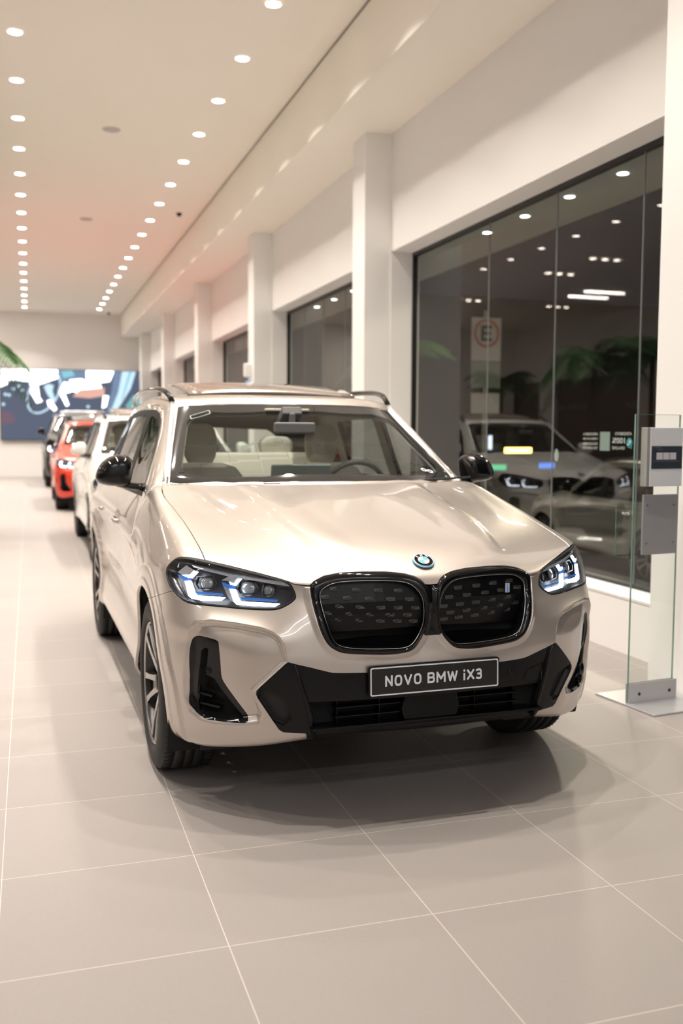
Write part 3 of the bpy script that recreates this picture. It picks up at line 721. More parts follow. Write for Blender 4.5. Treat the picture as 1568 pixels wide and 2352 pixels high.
    for sgn in(1,-1):
        mb=MB()
        for (z,ya,yb) in ((.452,.770,.812),(.412,.745,.808)):
            pts=[]
            for t in np.linspace(0,1,6):
                y=ya*(1-t)+yb*t; h=bvd.ray_cast(Vector((3,y,z)),Vector((-1,0,0))); pts.append((h[0].x-.034,y*sgn,z+.006*t))
            mb.tube(pts,1.0,prof=[(.0015,.020),(.003,-.012),(-.003,-.016),(-.0012,.020)],up=(0,0,1),smooth=False)
        mb.build('curtain_slats',m_satin,root)
        mb=MB(); mb.lathe([(0,.0015),(.010,.0015),(.011,0),(.0125,.0015),(.0135,0)],20,'x',(0,0,0))
        o=mb.build('parking_sensor',m_satin,root); hq=bvd.ray_cast(Vector((3,.793,.553)),Vector((-1,0,0)))[0]; o.location=(hq.x-.0005,.793*sgn,.553); o.rotation_euler=(0,0,R(40)*sgn)
    # ---------------- headlights
    lens=hl
    for sgn in(1,-1):
        hr=empty('headlight'); hr.parent=root
        Q=lens if sgn==1 else lens.mirrored()
        link('lens',sm_mesh(Q.offset(.001),'lens',.0),m_lens,hr)
        bk=Q.offset(-.062); housing=link('housing',sm_mesh(bk,'housing',-.062,keepcentre=False),mat('lamp_housing',(.06,.06,.068),.25,.5),hr)
        # rim strip
        bor=clip(lens,.006-sdpoly(*uv45(lens.co).T,HL45))[0]; bor=bor if sgn==1 else bor.mirrored()
        link('seal',sm_mesh(bor.offset(.0018),'seal',.004),m_dark,hr)
        def add(names,nm,m,th=.006):
            mb=MB()
            for k in names: flat_poly(mb,[(p[0],p[1]*sgn,p[2]) for p in HLI[k]],th)
            return mb.build(nm,m,hr)
        [add([k],'daytime_light',m_drl,.008) for k in ('drl_a','drl_a_top','drl_b','drl_b_top')]
        [add([k],'crystal',m_crys,.01 if k[0]=='c' else .004) for k in ('cry_a','cry_b','side_a','side_b')]
        [add([k],'accent',m_blue,.007) for k in ('blue_a','blue_b','bar_a','bar_b')]
        add(['blade'],'chrome_blade',mat('blade_silver',(.74,.77,.82),.22,.45),.006); add(['upper'],'upper_bezel',mat('lamp_bezel',(.22,.22,.23),.25,.6),.004)
        for (c,a,b,k) in (((.51,.779,.862),.042,.024,1),((.608,.641,.851),.040,.026,1),((.656,.576,.847),.020,.021,0)):
            mb=MB(); nn=Vector((.78,.55*sgn,.28)).normalized(); u=Vector((-.55*sgn*.9,.83*1,0)) if False else nn.cross(Vector((0,0,1))).normalized(); w=nn.cross(u)
            cc=Vector((c[0],c[1]*sgn,c[2])); hexp=[(-1,.0),(-.75,.8),(.7,.95),(1,.35),(.85,-.85),(-.6,-1)]
            def ringp(sc,off): return [tuple(cc+u*(p[0]*a*sc)+w*(p[1]*b*sc)+nn*off) for p in hexp]
            vs=ringp(1.15,.006)+ringp(.95,.008)+ringp(.9,-.006); fs=[(i,(i+1)%6,(i+1)%6+6,i+6) for i in range(6)]+[(i+6,(i+1)%6+6,(i+1)%6+12,i+12) for i in range(6)]
            mb.add(vs,fs); mb.build('projector_bezel',m_gun,hr)
            mb=MB(); r=min(a,b)*.85; prof=[(r*1.35*math.cos(t),r*.55*math.sin(t)) for t in np.linspace(0,PI/2,8)]
            mb.lathe(prof,20,'z'); o=mb.build('projector_lens',mat('projector_glass',(.35,.36,.38),.05,.3,1),hr); o.location=cc-nn*.006; o.rotation_mode='QUATERNION'; o.rotation_quaternion=Vector((0,0,1)).rotation_difference(nn)
    # ---------------- badge
    cb=Vector((.7615,0,.9435)); hb=bvh.find_nearest(cb); cb=hb[0]; nb=(sx and Vector(hb[1])); nb.y=0; nb.normalize(); nb=nb if nb.z>0 else -nb; cb.y=0
    bd=empty('roundel'); bd.parent=root; bd.location=cb+nb*.0055; bd.rotation_mode='QUATERNION'; bd.rotation_quaternion=Matrix((( 0,-nb.z,nb.x),(1,0,0),(0,nb.x,nb.z))).to_quaternion()
    def disc(nm,m,prof,n=48,a0=0,a1=2*PI):
        mb=MB(); mb.lathe(prof,n,'z',a0=a0,a1=a1); return mb.build(nm,m,bd)
    m_bb=mat('badge_blue',(.16,.52,.86),.15,coat=1); m_bw=mat('badge_white',(.85,.87,.9),.12,coat=1)
    disc('badge_ring',m_bb,[(.0385,.0035),(.041,.0035),(.0425,0)]); disc('badge_chrome_ring',mat('badge_silver',(.8,.82,.85),.15,.6,1),[(.036,.003),(.0362,.0045),(.0385,.0045),(.0386,.0034)])
    disc('badge_black_ring',m_black,[(.0225,.0035),(.036,.0035)])
    for k in range(4): disc('badge_quarter',m_bw if k%2 else m_bb,[(0,.004),(.0215,.004)],10,PI/2*k,PI/2*(k+1))
    disc('badge_inner_ring',m_bw,[(.0212,.0042),(.0225,.0042)])
    for ch,ang in (('B',40),('M',0),('W',-40)):
        v,f=text_geo(ch,.014,.0003,.0004); mb=MB(); Rm=Matrix.Rotation(R(ang),3,'Z'); mb.add([tuple(Rm@(Vector(p)+Vector((0,.0293,.0042)))) for p in v],f); mb.build('badge_letter',m_bw,bd)
    # little i badge on the grille
    mb=MB(); ib=Vector((.800,.338,.836)); 
    def ibox(y,z,w,h,t): mb.box((ib.x+t,ib.y+y,ib.z+z),(.004,w,h))
    ibox(0,0,.020,.038,0); o=mb.build('i_badge',m_chr,root,bevel=.002)
    mb=MB(); mb.box((ib.x+.0025,ib.y,ib.z-.005),(.002,.006,.022)); mb.box((ib.x+.0025,ib.y,ib.z+.011),(.002,.006,.005)); mb.build('i_badge_letter',m_blue,o)
    # ---------------- number plate
    pl=empty('number_plate'); pl.parent=root; pl.location=(.889,0,.532); pl.rotation_euler=(0,R(-2),0)
    def rr(w,h,r,n=6): 
        out=[]
        for cx,cy,a in ((w/2-r,h/2-r,0),(-w/2+r,h/2-r,90),(-w/2+r,-h/2+r,180),(w/2-r,-h/2+r,270)):
            out+=[(cx+r*math.cos(R(a+90*k/n)),cy+r*math.sin(R(a+90*k/n))) for k in range(n+1)]
        return out
    F=lambda u,v,t:(t,u,v)
    mb=MB(); mb.prism(rr(.526,.116,.010),-.012,-.001,F); mb.build('plate_holder',m_satin,pl)
    mb=MB(); mb.prism(rr(.520,.110,.008),-.001,.001,F); mb.build('plate_panel',m_plate,pl)
    mb=MB(); a=rr(.514,.104,.007);b=rr(.504,.094,.0045); n_=len(a); mb.add([(.0016,)+p for p in a]+[(.0016,)+p for p in b],[(i,(i+1)%n_,(i+1)%n_+n_,i+n_) for i in range(n_)]); mb.build('plate_border',m_white,pl)
    gl,wd=stroke_text('NOVO BMW iX3',.0405); k_=.388/wd
    for vs_,fs_ in gl:
        mb=MB()
        for j_,f_ in enumerate(fs_): mb.add([(.0017+.00005*j_,vs_[i_][0]*k_-.006,vs_[i_][1]) for i_ in f_],[tuple(range(len(f_)))])
        mb.build('plate_letter',m_white,pl)
    # ---------------- mirrors
    for sgn in(1,-1):
        mr=empty('door_mirror'); mr.parent=root
        import bmesh
        prof=[(-.058,.80),(-.035,.98),(.02,1.0),(.080,.84),(.110,.40)] # depth, scale
        sec=[(.905,1.215),(.895,1.26),(.90,1.298),(.94,1.322),(1.0,1.318),(1.05,1.285),(1.078,1.235),(1.082,1.195),(1.07,1.172),(1.0,1.160),(.93,1.158),(.91,1.175)]
        cy=.985; cz=1.235
        vs=[];ns=len(sec)
        for dx_,s_ in prof:
            for (y,z) in sec: vs.append((-.80+dx_+(.03*(y-.9)*-1.5),(cy+(y-cy)*(s_**.5 if s_<1 else 1)),cz+(z-cz)*(s_**.6)))
        fs=[(i*ns+k,i*ns+(k+1)%ns,(i+1)*ns+(k+1)%ns,(i+1)*ns+k) for i in range(len(prof)-1) for k in range(ns)]
        fs.append(tuple(range(ns))[::-1]); fs.append(tuple((len(prof)-1)*ns+k for k in range(ns)))
        mb=MB(); mb.add([(x,y*sgn,z) for x,y,z in vs],fs,True); o=mb.build('mirror_housing',m_black,mr); md=o.modifiers.new('s','SUBSURF'); md.levels=2; md.render_levels=2
        mb=MB(); mb.tube([(-.79,.845*sgn,1.155),(-.785,.88*sgn,1.158),(-.78,.93*sgn,1.166),(-.78,.98*sgn,1.175)],[.034,.030,.030,.026],12,prof=[(.6*math.cos(2*PI*k/12),1.3*math.sin(2*PI*k/12)) for k in range(12)],up=(0,0,1)); mb.build('mirror_arm',m_black,mr)
        mb=MB(); mb.prism([(.925,1.18),(.925,1.285),(.955,1.303),(1.02,1.295),(1.055,1.25),(1.055,1.19),(1.03,1.178)],-.872,-.868,lambda u,v,t:(t-.02*(u-.9),u*sgn,v)); mb.build('mirror_glass',m_chr,mr)
    # ---------------- roof rails, raised glass roof panel
    for sgn in(1,-1):
        pts=[(-1.245,.632,1.600),(-1.30,.638,1.632),(-1.40,.650,1.662),(-1.60,.662,1.682),(-2.1,.668,1.692),(-2.6,.655,1.682),(-2.95,.635,1.655),(-3.12,.62,1.615)]
        P3=[Vector((x,y*sgn,z)) for x,y,z in pts]; P3=[Vector(p) for p in chaikin([tuple(p) for p in P3],2,False)]
        mb=MB(); mb.tube(P3,.014,10,prof=[(math.cos(2*PI*k/10)*1.1,math.sin(2*PI*k/10)*1.1) for k in range(10)]); 
        mb.build('roof_rail',m_black,root)
        # A pillar trim strip beside the windshield
        q=[(-.60,.772,1.188),(-.80,.727,1.318),(-1.0,.682,1.446),(-1.19,.640,1.562),(-1.25,.632,1.594)]
        mb=MB(); mb.tube([(x-.003,(y-.006)*sgn,z+.001) for x,y,z in q],1.0,prof=[(.016,.004),(0,.008),(-.016,.004),(-.016,-.004),(.016,-.004)],up=(0,sgn,.4)); o=mb.build('pillar_trim',mat('pillar_grey',(.42,.40,.38),.35,.3,.5),root); o['label']='grey trim strip beside the windshield'
    mb=MB(); vs=[];nx,ny=7,13
    for i in range(nx):
        for j in range(ny):
            t=i/(nx-1); u=(j/(ny-1))*2-1; x=-1.50-.62*t+.05*u*u; y=u*(.50+.03*t); z=1.672+.085*t**.9-.022*u*u+.010*math.sin(PI*t)
            vs.append((x,y,z))
    fs=[(i*ny+j,i*ny+j+1,(i+1)*ny+j+1,(i+1)*ny+j) for i in range(nx-1) for j in range(ny-1)]
    mb.add(vs,fs,True); o=mb.build('roof_panel',mat('roof_panel_brown',(.16,.125,.10),.2,0,1),root); sd=o.modifiers.new('s','SOLIDIFY'); sd.thickness=.02; sd.offset=-1; o['label']='tilted open glass roof panel'
    # washer nozzle / wiper stub and rear spoiler left simple
    for y in (-.38,.42):
        mb=MB(); mb.tube([(-.47,y,1.183),(-.50,y+.16,1.190),(-.56,y+.42,1.20)],[.010,.007,.005],8); mb.build('wiper_arm',m_dark,root)
    mb=MB(); mb.box((-.415,-.285,1.187),(.02,.085,.008)); mb.build('washer_cover',m_schr,root,bevel=.003)
    # door handles
    for sgn in(1,-1):
        for x,par in((-1.42,fdo),(-2.33,rdo)):
            yb=.926
            mb=MB(); mb.tube([(x-.10,(yb-.01)*sgn,.945),(x-.07,(yb+.016)*sgn,.947),(x+.07,(yb+.016)*sgn,.942),(x+.10,(yb-.01)*sgn,.938)],.011,8,prof=[(1.2*math.cos(2*PI*k/8),.8*math.sin(2*PI*k/8)) for k in range(8)],up=(0,0,1)); mb.build('door_handle',m_paint,par[0] if sgn==1 else par[1])
    # ---------------- inner liners, floor pan, wheel wells
    mb=MB()
    mb.box((-1.5,0,.30),(3.9,1.50,.04)); mb.box((.48,0,.36),(.4,1.0,.03)); mb.box((-3.4,0,.42),(.7,1.5,.1))
    for cx in(0,-2.864):
        for sgn in(1,-1):
            prof=[(.435,a) for a in (0,)]
            vs=[];K=17
            for k in range(K):
                a=R(-25+230*k/(K-1))
                vs.append((cx+.43*math.cos(a),.915*sgn,.365+.43*math.sin(a))); vs.append((cx+.43*math.cos(a),.60*sgn,.365+.43*math.sin(a)))
            mb.add(vs,[(2*k,2*k+1,2*k+3,2*k+2) for k in range(K-1)],True)
            mb.add([(cx+.43*math.cos(R(-25+230*k/(K-1))),.60*sgn,.365+.43*math.sin(R(-25+230*k/(K-1)))) for k in range(K)],[tuple(range(K))])
    mb.build('underbody',m_deep,root)
    # brake duct flap in front of the wheels
    for sgn in(1,-1):
        mb=MB(); mb.box((.42,.66*sgn,.235),(.02,.26,.09)); mb.build('wheel_deflector',m_dark,root)
    co4b=co4; full=SM(a4,n4,[tuple(f) for f in f4.tolist()])
    grn=clip(full,np.minimum(full.co[:,2]-1.02,-.60-full.co[:,0]))[0]
    for poly,f_ in ((WIN1,1),(WIN2,1),(WIN3,1)):
        grn=cut(grn,sd_poly_xz(poly,.4))[1]
    grn=cut(grn,lambda p:np.where(p[:,0]<-3.3,sdpoly(p[:,1],p[:,2],[(-.2,1.49),(.48,1.47),(.56,1.42),(.63,1.20),(.62,1.15),(-.2,1.15)]),-1.0))[1]
    grn=cut(grn,lambda p:np.where(p[:,2]>1.15,sdpoly(p[:,0],p[:,1],FRITP),-1.0))[1]
    grn=cut(grn,lambda p:np.where(p[:,2]>1.5,sdpoly(p[:,0],p[:,1],[(-1.40,-.2),(-1.40,.44),(-1.46,.48),(-2.60,.48),(-2.66,.44),(-2.66,-.2)]),-1.0))[1]
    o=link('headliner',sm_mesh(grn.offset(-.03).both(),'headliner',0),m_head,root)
    # ---------------- interior
    def cushion(name,par,boxes,m,lv=2,bev=.03):
        mb=MB()
        for c,d,rt in boxes: mb.box(c,d,Euler(rt).to_matrix())
        o=mb.build(name,m,par); b=o.modifiers.new('b','BEVEL'); b.width=bev; b.segments=4; o.data.polygons.foreach_set('use_smooth',[True]*len(o.data.polygons)); return o
    def headrest(x,y,z,w,h,par):
        mb=MB(); prof=[(-.5,.72),(-.35,.9),(-.1,1.0),(.15,.98),(.35,.86),(.46,.66),(.5,.40)]
        vs=[];n=16
        for t,s_ in prof:
            for k in range(n):
                a=2*PI*k/n; ca,sa=math.cos(a),math.sin(a); vs.append((x+.055*math.copysign(abs(ca)**.6,ca)*(.8+.2*s_),y+w/2*s_*math.copysign(abs(sa)**.45,sa),z+h*t))
        fs=[(i*n+k,i*n+(k+1)%n,(i+1)*n+(k+1)%n,(i+1)*n+k) for i in range(len(prof)-1) for k in range(n)]+[tuple(range(n))[::-1],tuple((len(prof)-1)*n+k for k in range(n))]
        mb.add(vs,fs,True); mb.build('headrest',m_leath,par)
        mb=MB(); 
        for dy in(-.055,.055): mb.tube([(x,y+dy,z-h*.75),(x,y+dy,z-h*.4)],.006,8)
        mb.build('headrest_post',m_chr,par)
    for y in(-.385,.385):
        s_=empty('front_seat'); s_.parent=root
        mb=MB(); prof=[(.62,.46,.14,-1.48),(.80,.52,.15,-1.55),(1.0,.54,.15,-1.63),(1.15,.50,.13,-1.69),(1.22,.40,.10,-1.72),(1.245,.26,.06,-1.735)]
        vs=[];n=20
        for z,w,t,x in prof:
            for k in range(n):
                a=2*PI*k/n; ca,sa=math.cos(a),math.sin(a); vs.append((x+t/2*math.copysign(abs(ca)**.6,ca)+(.05*abs(sa)**3 if ca>0 else 0),y+w/2*math.copysign(abs(sa)**.5,sa),z))
        fs=[(i*n+k,i*n+(k+1)%n,(i+1)*n+(k+1)%n,(i+1)*n+k) for i in range(len(prof)-1) for k in range(n)]+[tuple((len(prof)-1)*n+k for k in range(n))]
        mb.add(vs,fs,True); mb.build('seat_back',m_leath,s_)
        cushion('seat_cushion',s_,[((-1.25,y,.62),(.52,.52,.16),(0,-.1,0))],m_leath)
        headrest(-1.77,y,1.365,.205,.235,s_)
    rs=empty('rear_seat'); rs.parent=root
    cushion('seat_back',rs,[((-2.62,0,.98),(.14,1.30,.62),(0,-.25,0))],m_leath); cushion('seat_cushion',rs,[((-2.3,0,.64),(.5,1.30,.16),(0,0,0))],m_leath)
    for y in(-.34,.34): headrest(-2.72,y,1.335,.25,.14,rs)
    # dashboard, binnacle, screen, steering wheel, mirror
    mb=MB(); prof=[(-.60,1.115),(-.72,1.140),(-.86,1.150),(-.98,1.135),(-1.03,1.09),(-1.02,.95),(-.95,.85),(-.60,.85)]
    ys=np.linspace(-.76,.76,25); vs=[]
    for y in ys:
        hum=.055*math.exp(-((y-.40)/.17)**4)
        for i,(x,z) in enumerate(prof): vs.append((x,y*(1 if z>1 else .99),z+(hum if i in(2,3) else hum*.3 if i==1 else 0)))
    K=len(prof); mb.add(vs,[(j*K+i,(j+1)*K+i,(j+1)*K+i+1,j*K+i+1) for j in range(len(ys)-1) for i in range(K-1)],True); mb.build('dashboard',m_trim,root)
    mb=MB(); mb.box((-.90,.0,1.205),(.02,.33,.115),Euler((0,R(12),0)).to_matrix()); mb.build('centre_screen',mat('screen_back',(.16,.19,.19),.35),root,bevel=.008)
    sw=empty('steering_wheel'); sw.parent=root; sw.location=(-1.13,.38,1.10); sw.rotation_euler=(0,R(-65),0)
    mb=MB(); mb.tube([(.185*math.cos(2*PI*k/40),.185*math.sin(2*PI*k/40),0) for k in range(40)],.016,10,closed=True); mb.build('wheel_rim',m_trim,sw)
    mb=MB(); mb.box((0,0,-.02),(.11,.14,.05)); mb.box((0,.09,-.01),(.03,.18,.02)); mb.box((0,-.09,-.01),(.03,.18,.02)); mb.box((-.09,0,-.01),(.18,.035,.02)); mb.build('wheel_hub',m_trim,sw,bevel=.01)
    mb=MB(); mb.box((-.79,-.065,1.455),(.03,.225,.060)); mb.build('interior_mirror',m_trim,root,bevel=.012)
    mb=MB(); mb.box((-.93,-.055,1.515),(.14,.11,.05),Euler((0,R(-30),0)).to_matrix()); mb.box((-.86,-.06,1.50),(.05,.03,.07)); mb.build('mirror_mount',m_trim,root,bevel=.01)
    mb=MB(); mb.box((-1.02,-.05,1.553),(.10,.24,.014)); mb.build('roof_console',mat('dome_light',(.5,.46,.38),.5),root,bevel=.005)
    # windscreen stickers
    mb=MB()
    a=rr(.105,.042,.008,3);b=rr(.098,.035,.006,3);n_=len(a); Mx=lambda p:(-1.000-.0+.0,)  
    def wsp(u,v,off=.0):   # point on the windshield at lateral u, along-slope v
        h=bvh.ray_cast(Vector((v,abs(u),3)),Vector((0,0,-1))); return (h[0].x+.002,math.copysign(h[0].y,u),h[0].z+.001)
    mb.add([wsp(-.515+p[0],-1.045+p[1]*.8) for p in a]+[wsp(-.515+p[0],-1.045+p[1]*.8) for p in b],[(i,(i+1)%n_,(i+1)%n_+n_,i+n_) for i in range(n_)]); mb.build('windshield_sticker',mat('sticker_grey',(.3,.36,.35),.4),wo)
    mb=MB()
    for cy in(.577,.612):
        ring=[(cy+.017*math.cos(2*PI*k/16),-.574+.012*math.sin(2*PI*k/16)) for k in range(16)]; rin=[(cy+.010*math.cos(2*PI*k/16),-.574+.007*math.sin(2*PI*k/16)) for k in range(16)]
        mb.add([wsp(*p) for p in ring]+[wsp(*p) for p in rin],[(i,(i+1)%16,(i+1)%16+16,i+16) for i in range(16)])
    mb.build('windshield_sticker',m_white,wo)
    # ---------------- wheels
    wheel(root,(0,-.9325,.364),-1); 
    return root

def wheel_proto():
    """wheel with the outer face towards -Y, centre at the origin, outer plane y=0"""
    w=empty('wheel')
    R0=.364
    mb=MB()
    prof=[(.262,.022),(.268,.006),(.285,.0),(.310,.001),(.335,.006),(.350,.014),(.357,.024)]
    tread=[]
    for i,(a,b) in enumerate([(.026,.058),(.068,.100),(.110,.137),(.147,.179),(.189,.221)]):
        tread+= [(R0-(.004 if i in(0,4) else 0)-.0,a),(R0-(.004 if i in (0,4) else 0),b)]
        if i<4: tread+= [(R0-.010,b+.001),(R0-.010,b+.009)]
    prof+=tread+[(.350,.232),(.33,.240),(.29,.245),(.262,.225)]
    mb.lathe(prof,96,'y'); mb.build('tyre',m_rub,w)
    # tread sipes
    mb=MB()
    for k in range(72):
        a=2*PI*k/72
        for y0,y1,sh in ((.022,.056,.03),(.191,.224,-.03)):
            p=[]
            for j in range(3):
                t=j/2; aa=a+sh*(t-.5); p.append((( R0-.0035)*math.cos(aa),y0+(y1-y0)*t,(R0-.0035)*math.sin(aa)))
            mb.tube(p,.0016,4,caps=False)
    mb.build('tread_sipes',m_deep,w)['kind']='stuff'
    # rim barrel
    mb=MB(); mb.lathe([(.262,.020),(.256,.012),(.250,.016),(.246,.030),(.238,.045),(.232,.12),(.240,.21),(.258,.225)],96,'y'); mb.build('rim',m_gun,w)
    mb=MB(); mb.lathe([(.2625,.019),(.2575,.0105),(.2510,.014),(.2495,.017)],96,'y'); mb.build('rim_lip',m_alu,w)
    # double spokes
    for k in range(5):
        for s in(-1,1):
            a0=2*PI*k/5
            def pt(r,off,y): 
                a=a0+s*off; return Vector((r*math.cos(a),y,r*math.sin(a)))
            # spoke as a wedge: hub -> rim, splaying outwards
            sec=[(.050,.42,.048,.016),(.110,.26,.034,.014),(.175,.235,.022,.012),(.248,.225,.014,.016)]
            vs=[]
            for r,off,y,hw in sec:
                a=a0+s*off; t=Vector((-math.sin(a),0,math.cos(a))); c=Vector((r*math.cos(a),y,r*math.sin(a)))
                vs+=[c-t*hw,c+t*hw,c+t*hw*1.25+Vector((0,.030,0)),c-t*hw*1.25+Vector((0,.030,0))]
            fs=[]
            for i in range(3):
                for j in range(4): fs.append((i*4+j,i*4+(j+1)%4,(i+1)*4+(j+1)%4,(i+1)*4+j))
            fs+=[(0,1,2,3)[::-1],(12,13,14,15)]
            mb=MB(); mb.add(vs,fs); o=mb.build('spoke',m_alu if True else m_gun,w,bevel=.002)
        # dark web between the pair
        mb=MB(); a=2*PI*k/5; vs=[]
        for r,hw,y in ((.05,.02,.055),(.14,.026,.045),(.235,.040,.034)):
            t=Vector((-math.sin(a),0,math.cos(a))); c=Vector((r*math.cos(a),y,r*math.sin(a))); vs+=[c-t*hw,c+t*hw,c+t*hw+Vector((0,.02,0)),c-t*hw+Vector((0,.02,0))]
        fs=[(i*4+j,i*4+(j+1)%4,(i+1)*4+(j+1)%4,(i+1)*4+j) for i in range(2) for j in range(4)]+[(0,1,2,3)[::-1],(8,9,10,11)]
        mb.add(vs,fs); mb.build('spoke_web',m_black,w)
    mb=MB(); mb.lathe([(0,.030),(.030,.030),(.034,.036),(.060,.045),(.066,.07)],40,'y'); mb.build('hub_cap',m_gun,w)
    for k in range(5):
        mb=MB(); a=2*PI*(k+.5)/5; mb.lathe([(0,.040),(.008,.040),(.010,.05)],10,'y',(.050*math.cos(a),0,.050*math.sin(a))); mb.build('wheel_bolt',m_schr,w)
    mb=MB(); mb.lathe([(.05,.10),(.175,.10),(.18,.105),(.18,.125),(.05,.125)],64,'y'); mb.build('brake_disc',mat('brake_steel',(.30,.29,.28),.35,1.0),w)
    mb=MB(); mb.lathe([(.10,.075),(.195,.075),(.20,.085),(.20,.145),(.10,.145)],12,'y',a0=R(60),a1=R(140)); mb.build('brake_caliper',mat('caliper_blue',(.02,.05,.16),.3,coat=.6),w)
    return w
WHEEL=[None]
def wheel(root,loc,side):
    if WHEEL[0] is None: WHEEL[0]=w=wheel_proto()
    w=WHEEL[0]; w.parent=root; w.location=(0,-.9325,.364); w.rotation_euler=(0,R(17),0)
    for (x,y,rz,ry) in ((0,.9325,PI,40),(-2.864,-.9325,0,65),(-2.864,.9325,PI,10)):
        c=copy_tree(w,root); c.location=(x,y,.364); c.rotation_euler=(0,R(ry),rz)
# ---------------------------------------------------------------- showroom (X right, Y into the room, Z up; camera above the origin)
XW=3.68; XG=3.94; XC=3.389; ZS=4.55; ZC=5.24; XB=2.92; YE=33.0; XL=-9.5; YB=-7.0
COLY=[4.33,9.8,15.1,20.42,25.85,31.2]; CT=.40
m_wall=mat('wall_white',(.88,.865,.845),.75,bump=.04,bscale=60)
m_ceil=mat('ceiling_white',(.90,.85,.775),.8,bump=.03,bscale=40)
def floor_mat():
    m=bpy.data.materials.new('floor_tile'); m.use_nodes=True; nt=m.node_tree; b=nt.nodes['Principled BSDF']
    g=nt.nodes.new('ShaderNodeNewGeometry'); sep=nt.nodes.new('ShaderNodeSeparateXYZ'); nt.links.new(g.outputs['Position'],sep.inputs[0])
    S=.6142
    def line(out,o):
        a=nt.nodes.new('ShaderNodeMath'); a.operation='SUBTRACT'; a.inputs[1].default_value=o; nt.links.new(out,a.inputs[0])
        p=nt.nodes.new('ShaderNodeMath'); p.operation='PINGPONG'; p.inputs[1].default_value=S/2; nt.links.new(a.outputs[0],p.inputs[0])
        l=nt.nodes.new('ShaderNodeMath'); l.operation='LESS_THAN'; l.inputs[1].default_value=.0013; nt.links.new(p.outputs[0],l.inputs[0])
        f=nt.nodes.new('ShaderNodeMath'); f.operation='DIVIDE'; f.inputs[1].default_value=S; nt.links.new(a.outputs[0],f.inputs[0])
        fl=nt.nodes.new('ShaderNodeMath'); fl.operation='FLOOR'; nt.links.new(f.outputs[0],fl.inputs[0])
        return l.outputs[0],fl.outputs[0]
    lx,fx=line(sep.outputs[0],-.112); ly,fy=line(sep.outputs[1],3.185)
    mxm=nt.nodes.new('ShaderNodeMath'); mxm.operation='MAXIMUM'; nt.links.new(lx,mxm.inputs[0]); nt.links.new(ly,mxm.inputs[1])
    cb=nt.nodes.new('ShaderNodeCombineXYZ'); nt.links.new(fx,cb.inputs[0]); nt.links.new(fy,cb.inputs[1])
    wn=nt.nodes.new('ShaderNodeTexWhiteNoise'); wn.noise_dimensions='2D'; nt.links.new(cb.outputs[0],wn.inputs['Vector'])
    n=nt.nodes.new('ShaderNodeTexNoise'); n.inputs['Scale'].default_value=90; n.inputs['Detail'].default_value=3; nt.links.new(g.outputs['Position'],n.inputs['Vector'])
    n2=nt.nodes.new('ShaderNodeTexNoise'); n2.inputs['Scale'].default_value=900; nt.links.new(g.outputs['Position'],n2.inputs['Vector'])
    ad=nt.nodes.new('ShaderNodeMath'); ad.operation='ADD'; nt.links.new(n.outputs['Fac'],ad.inputs[0]); nt.links.new(n2.outputs['Fac'],ad.inputs[1])
    a2=nt.nodes.new('ShaderNodeMath'); a2.operation='MULTIPLY_ADD'; a2.inputs[1].default_value=.35; nt.links.new(wn.outputs['Value'],a2.inputs[0]); nt.links.new(ad.outputs[0],a2.inputs[2])
    mr=nt.nodes.new('ShaderNodeMapRange'); mr.inputs['From Min'].default_value=.5; mr.inputs['From Max'].default_value=1.8; nt.links.new(a2.outputs[0],mr.inputs['Value'])
    c=nt.nodes.new('ShaderNodeMix'); c.data_type='RGBA'; c.inputs['A'].default_value=(.262,.236,.220,1); c.inputs['B'].default_value=(.302,.272,.254,1); nt.links.new(mr.outputs[0],c.inputs['Factor'])
    c2=nt.nodes.new('ShaderNodeMix'); c2.data_type='RGBA'; c2.inputs['B'].default_value=(.56,.50,.45,1); nt.links.new(c.outputs['Result'],c2.inputs['A']); nt.links.new(mxm.outputs[0],c2.inputs['Factor'])
    nt.links.new(c2.outputs['Result'],b.inputs['Base Color'])
    b.inputs['Roughness'].default_value=.42; b.inputs['Specular IOR Level'].default_value=.5
    return m
m_floor=floor_mat()
def struct(mb,name,m,bevel=0):
    o=mb.build(name,m,None,bevel=bevel); o['kind']='structure'; return o
def bx(x0,x1,y0,y1,z0,z1): 
    return ((x0+x1)/2,(y0+y1)/2,(z0+z1)/2),(x1-x0,y1-y0,z1-z0)
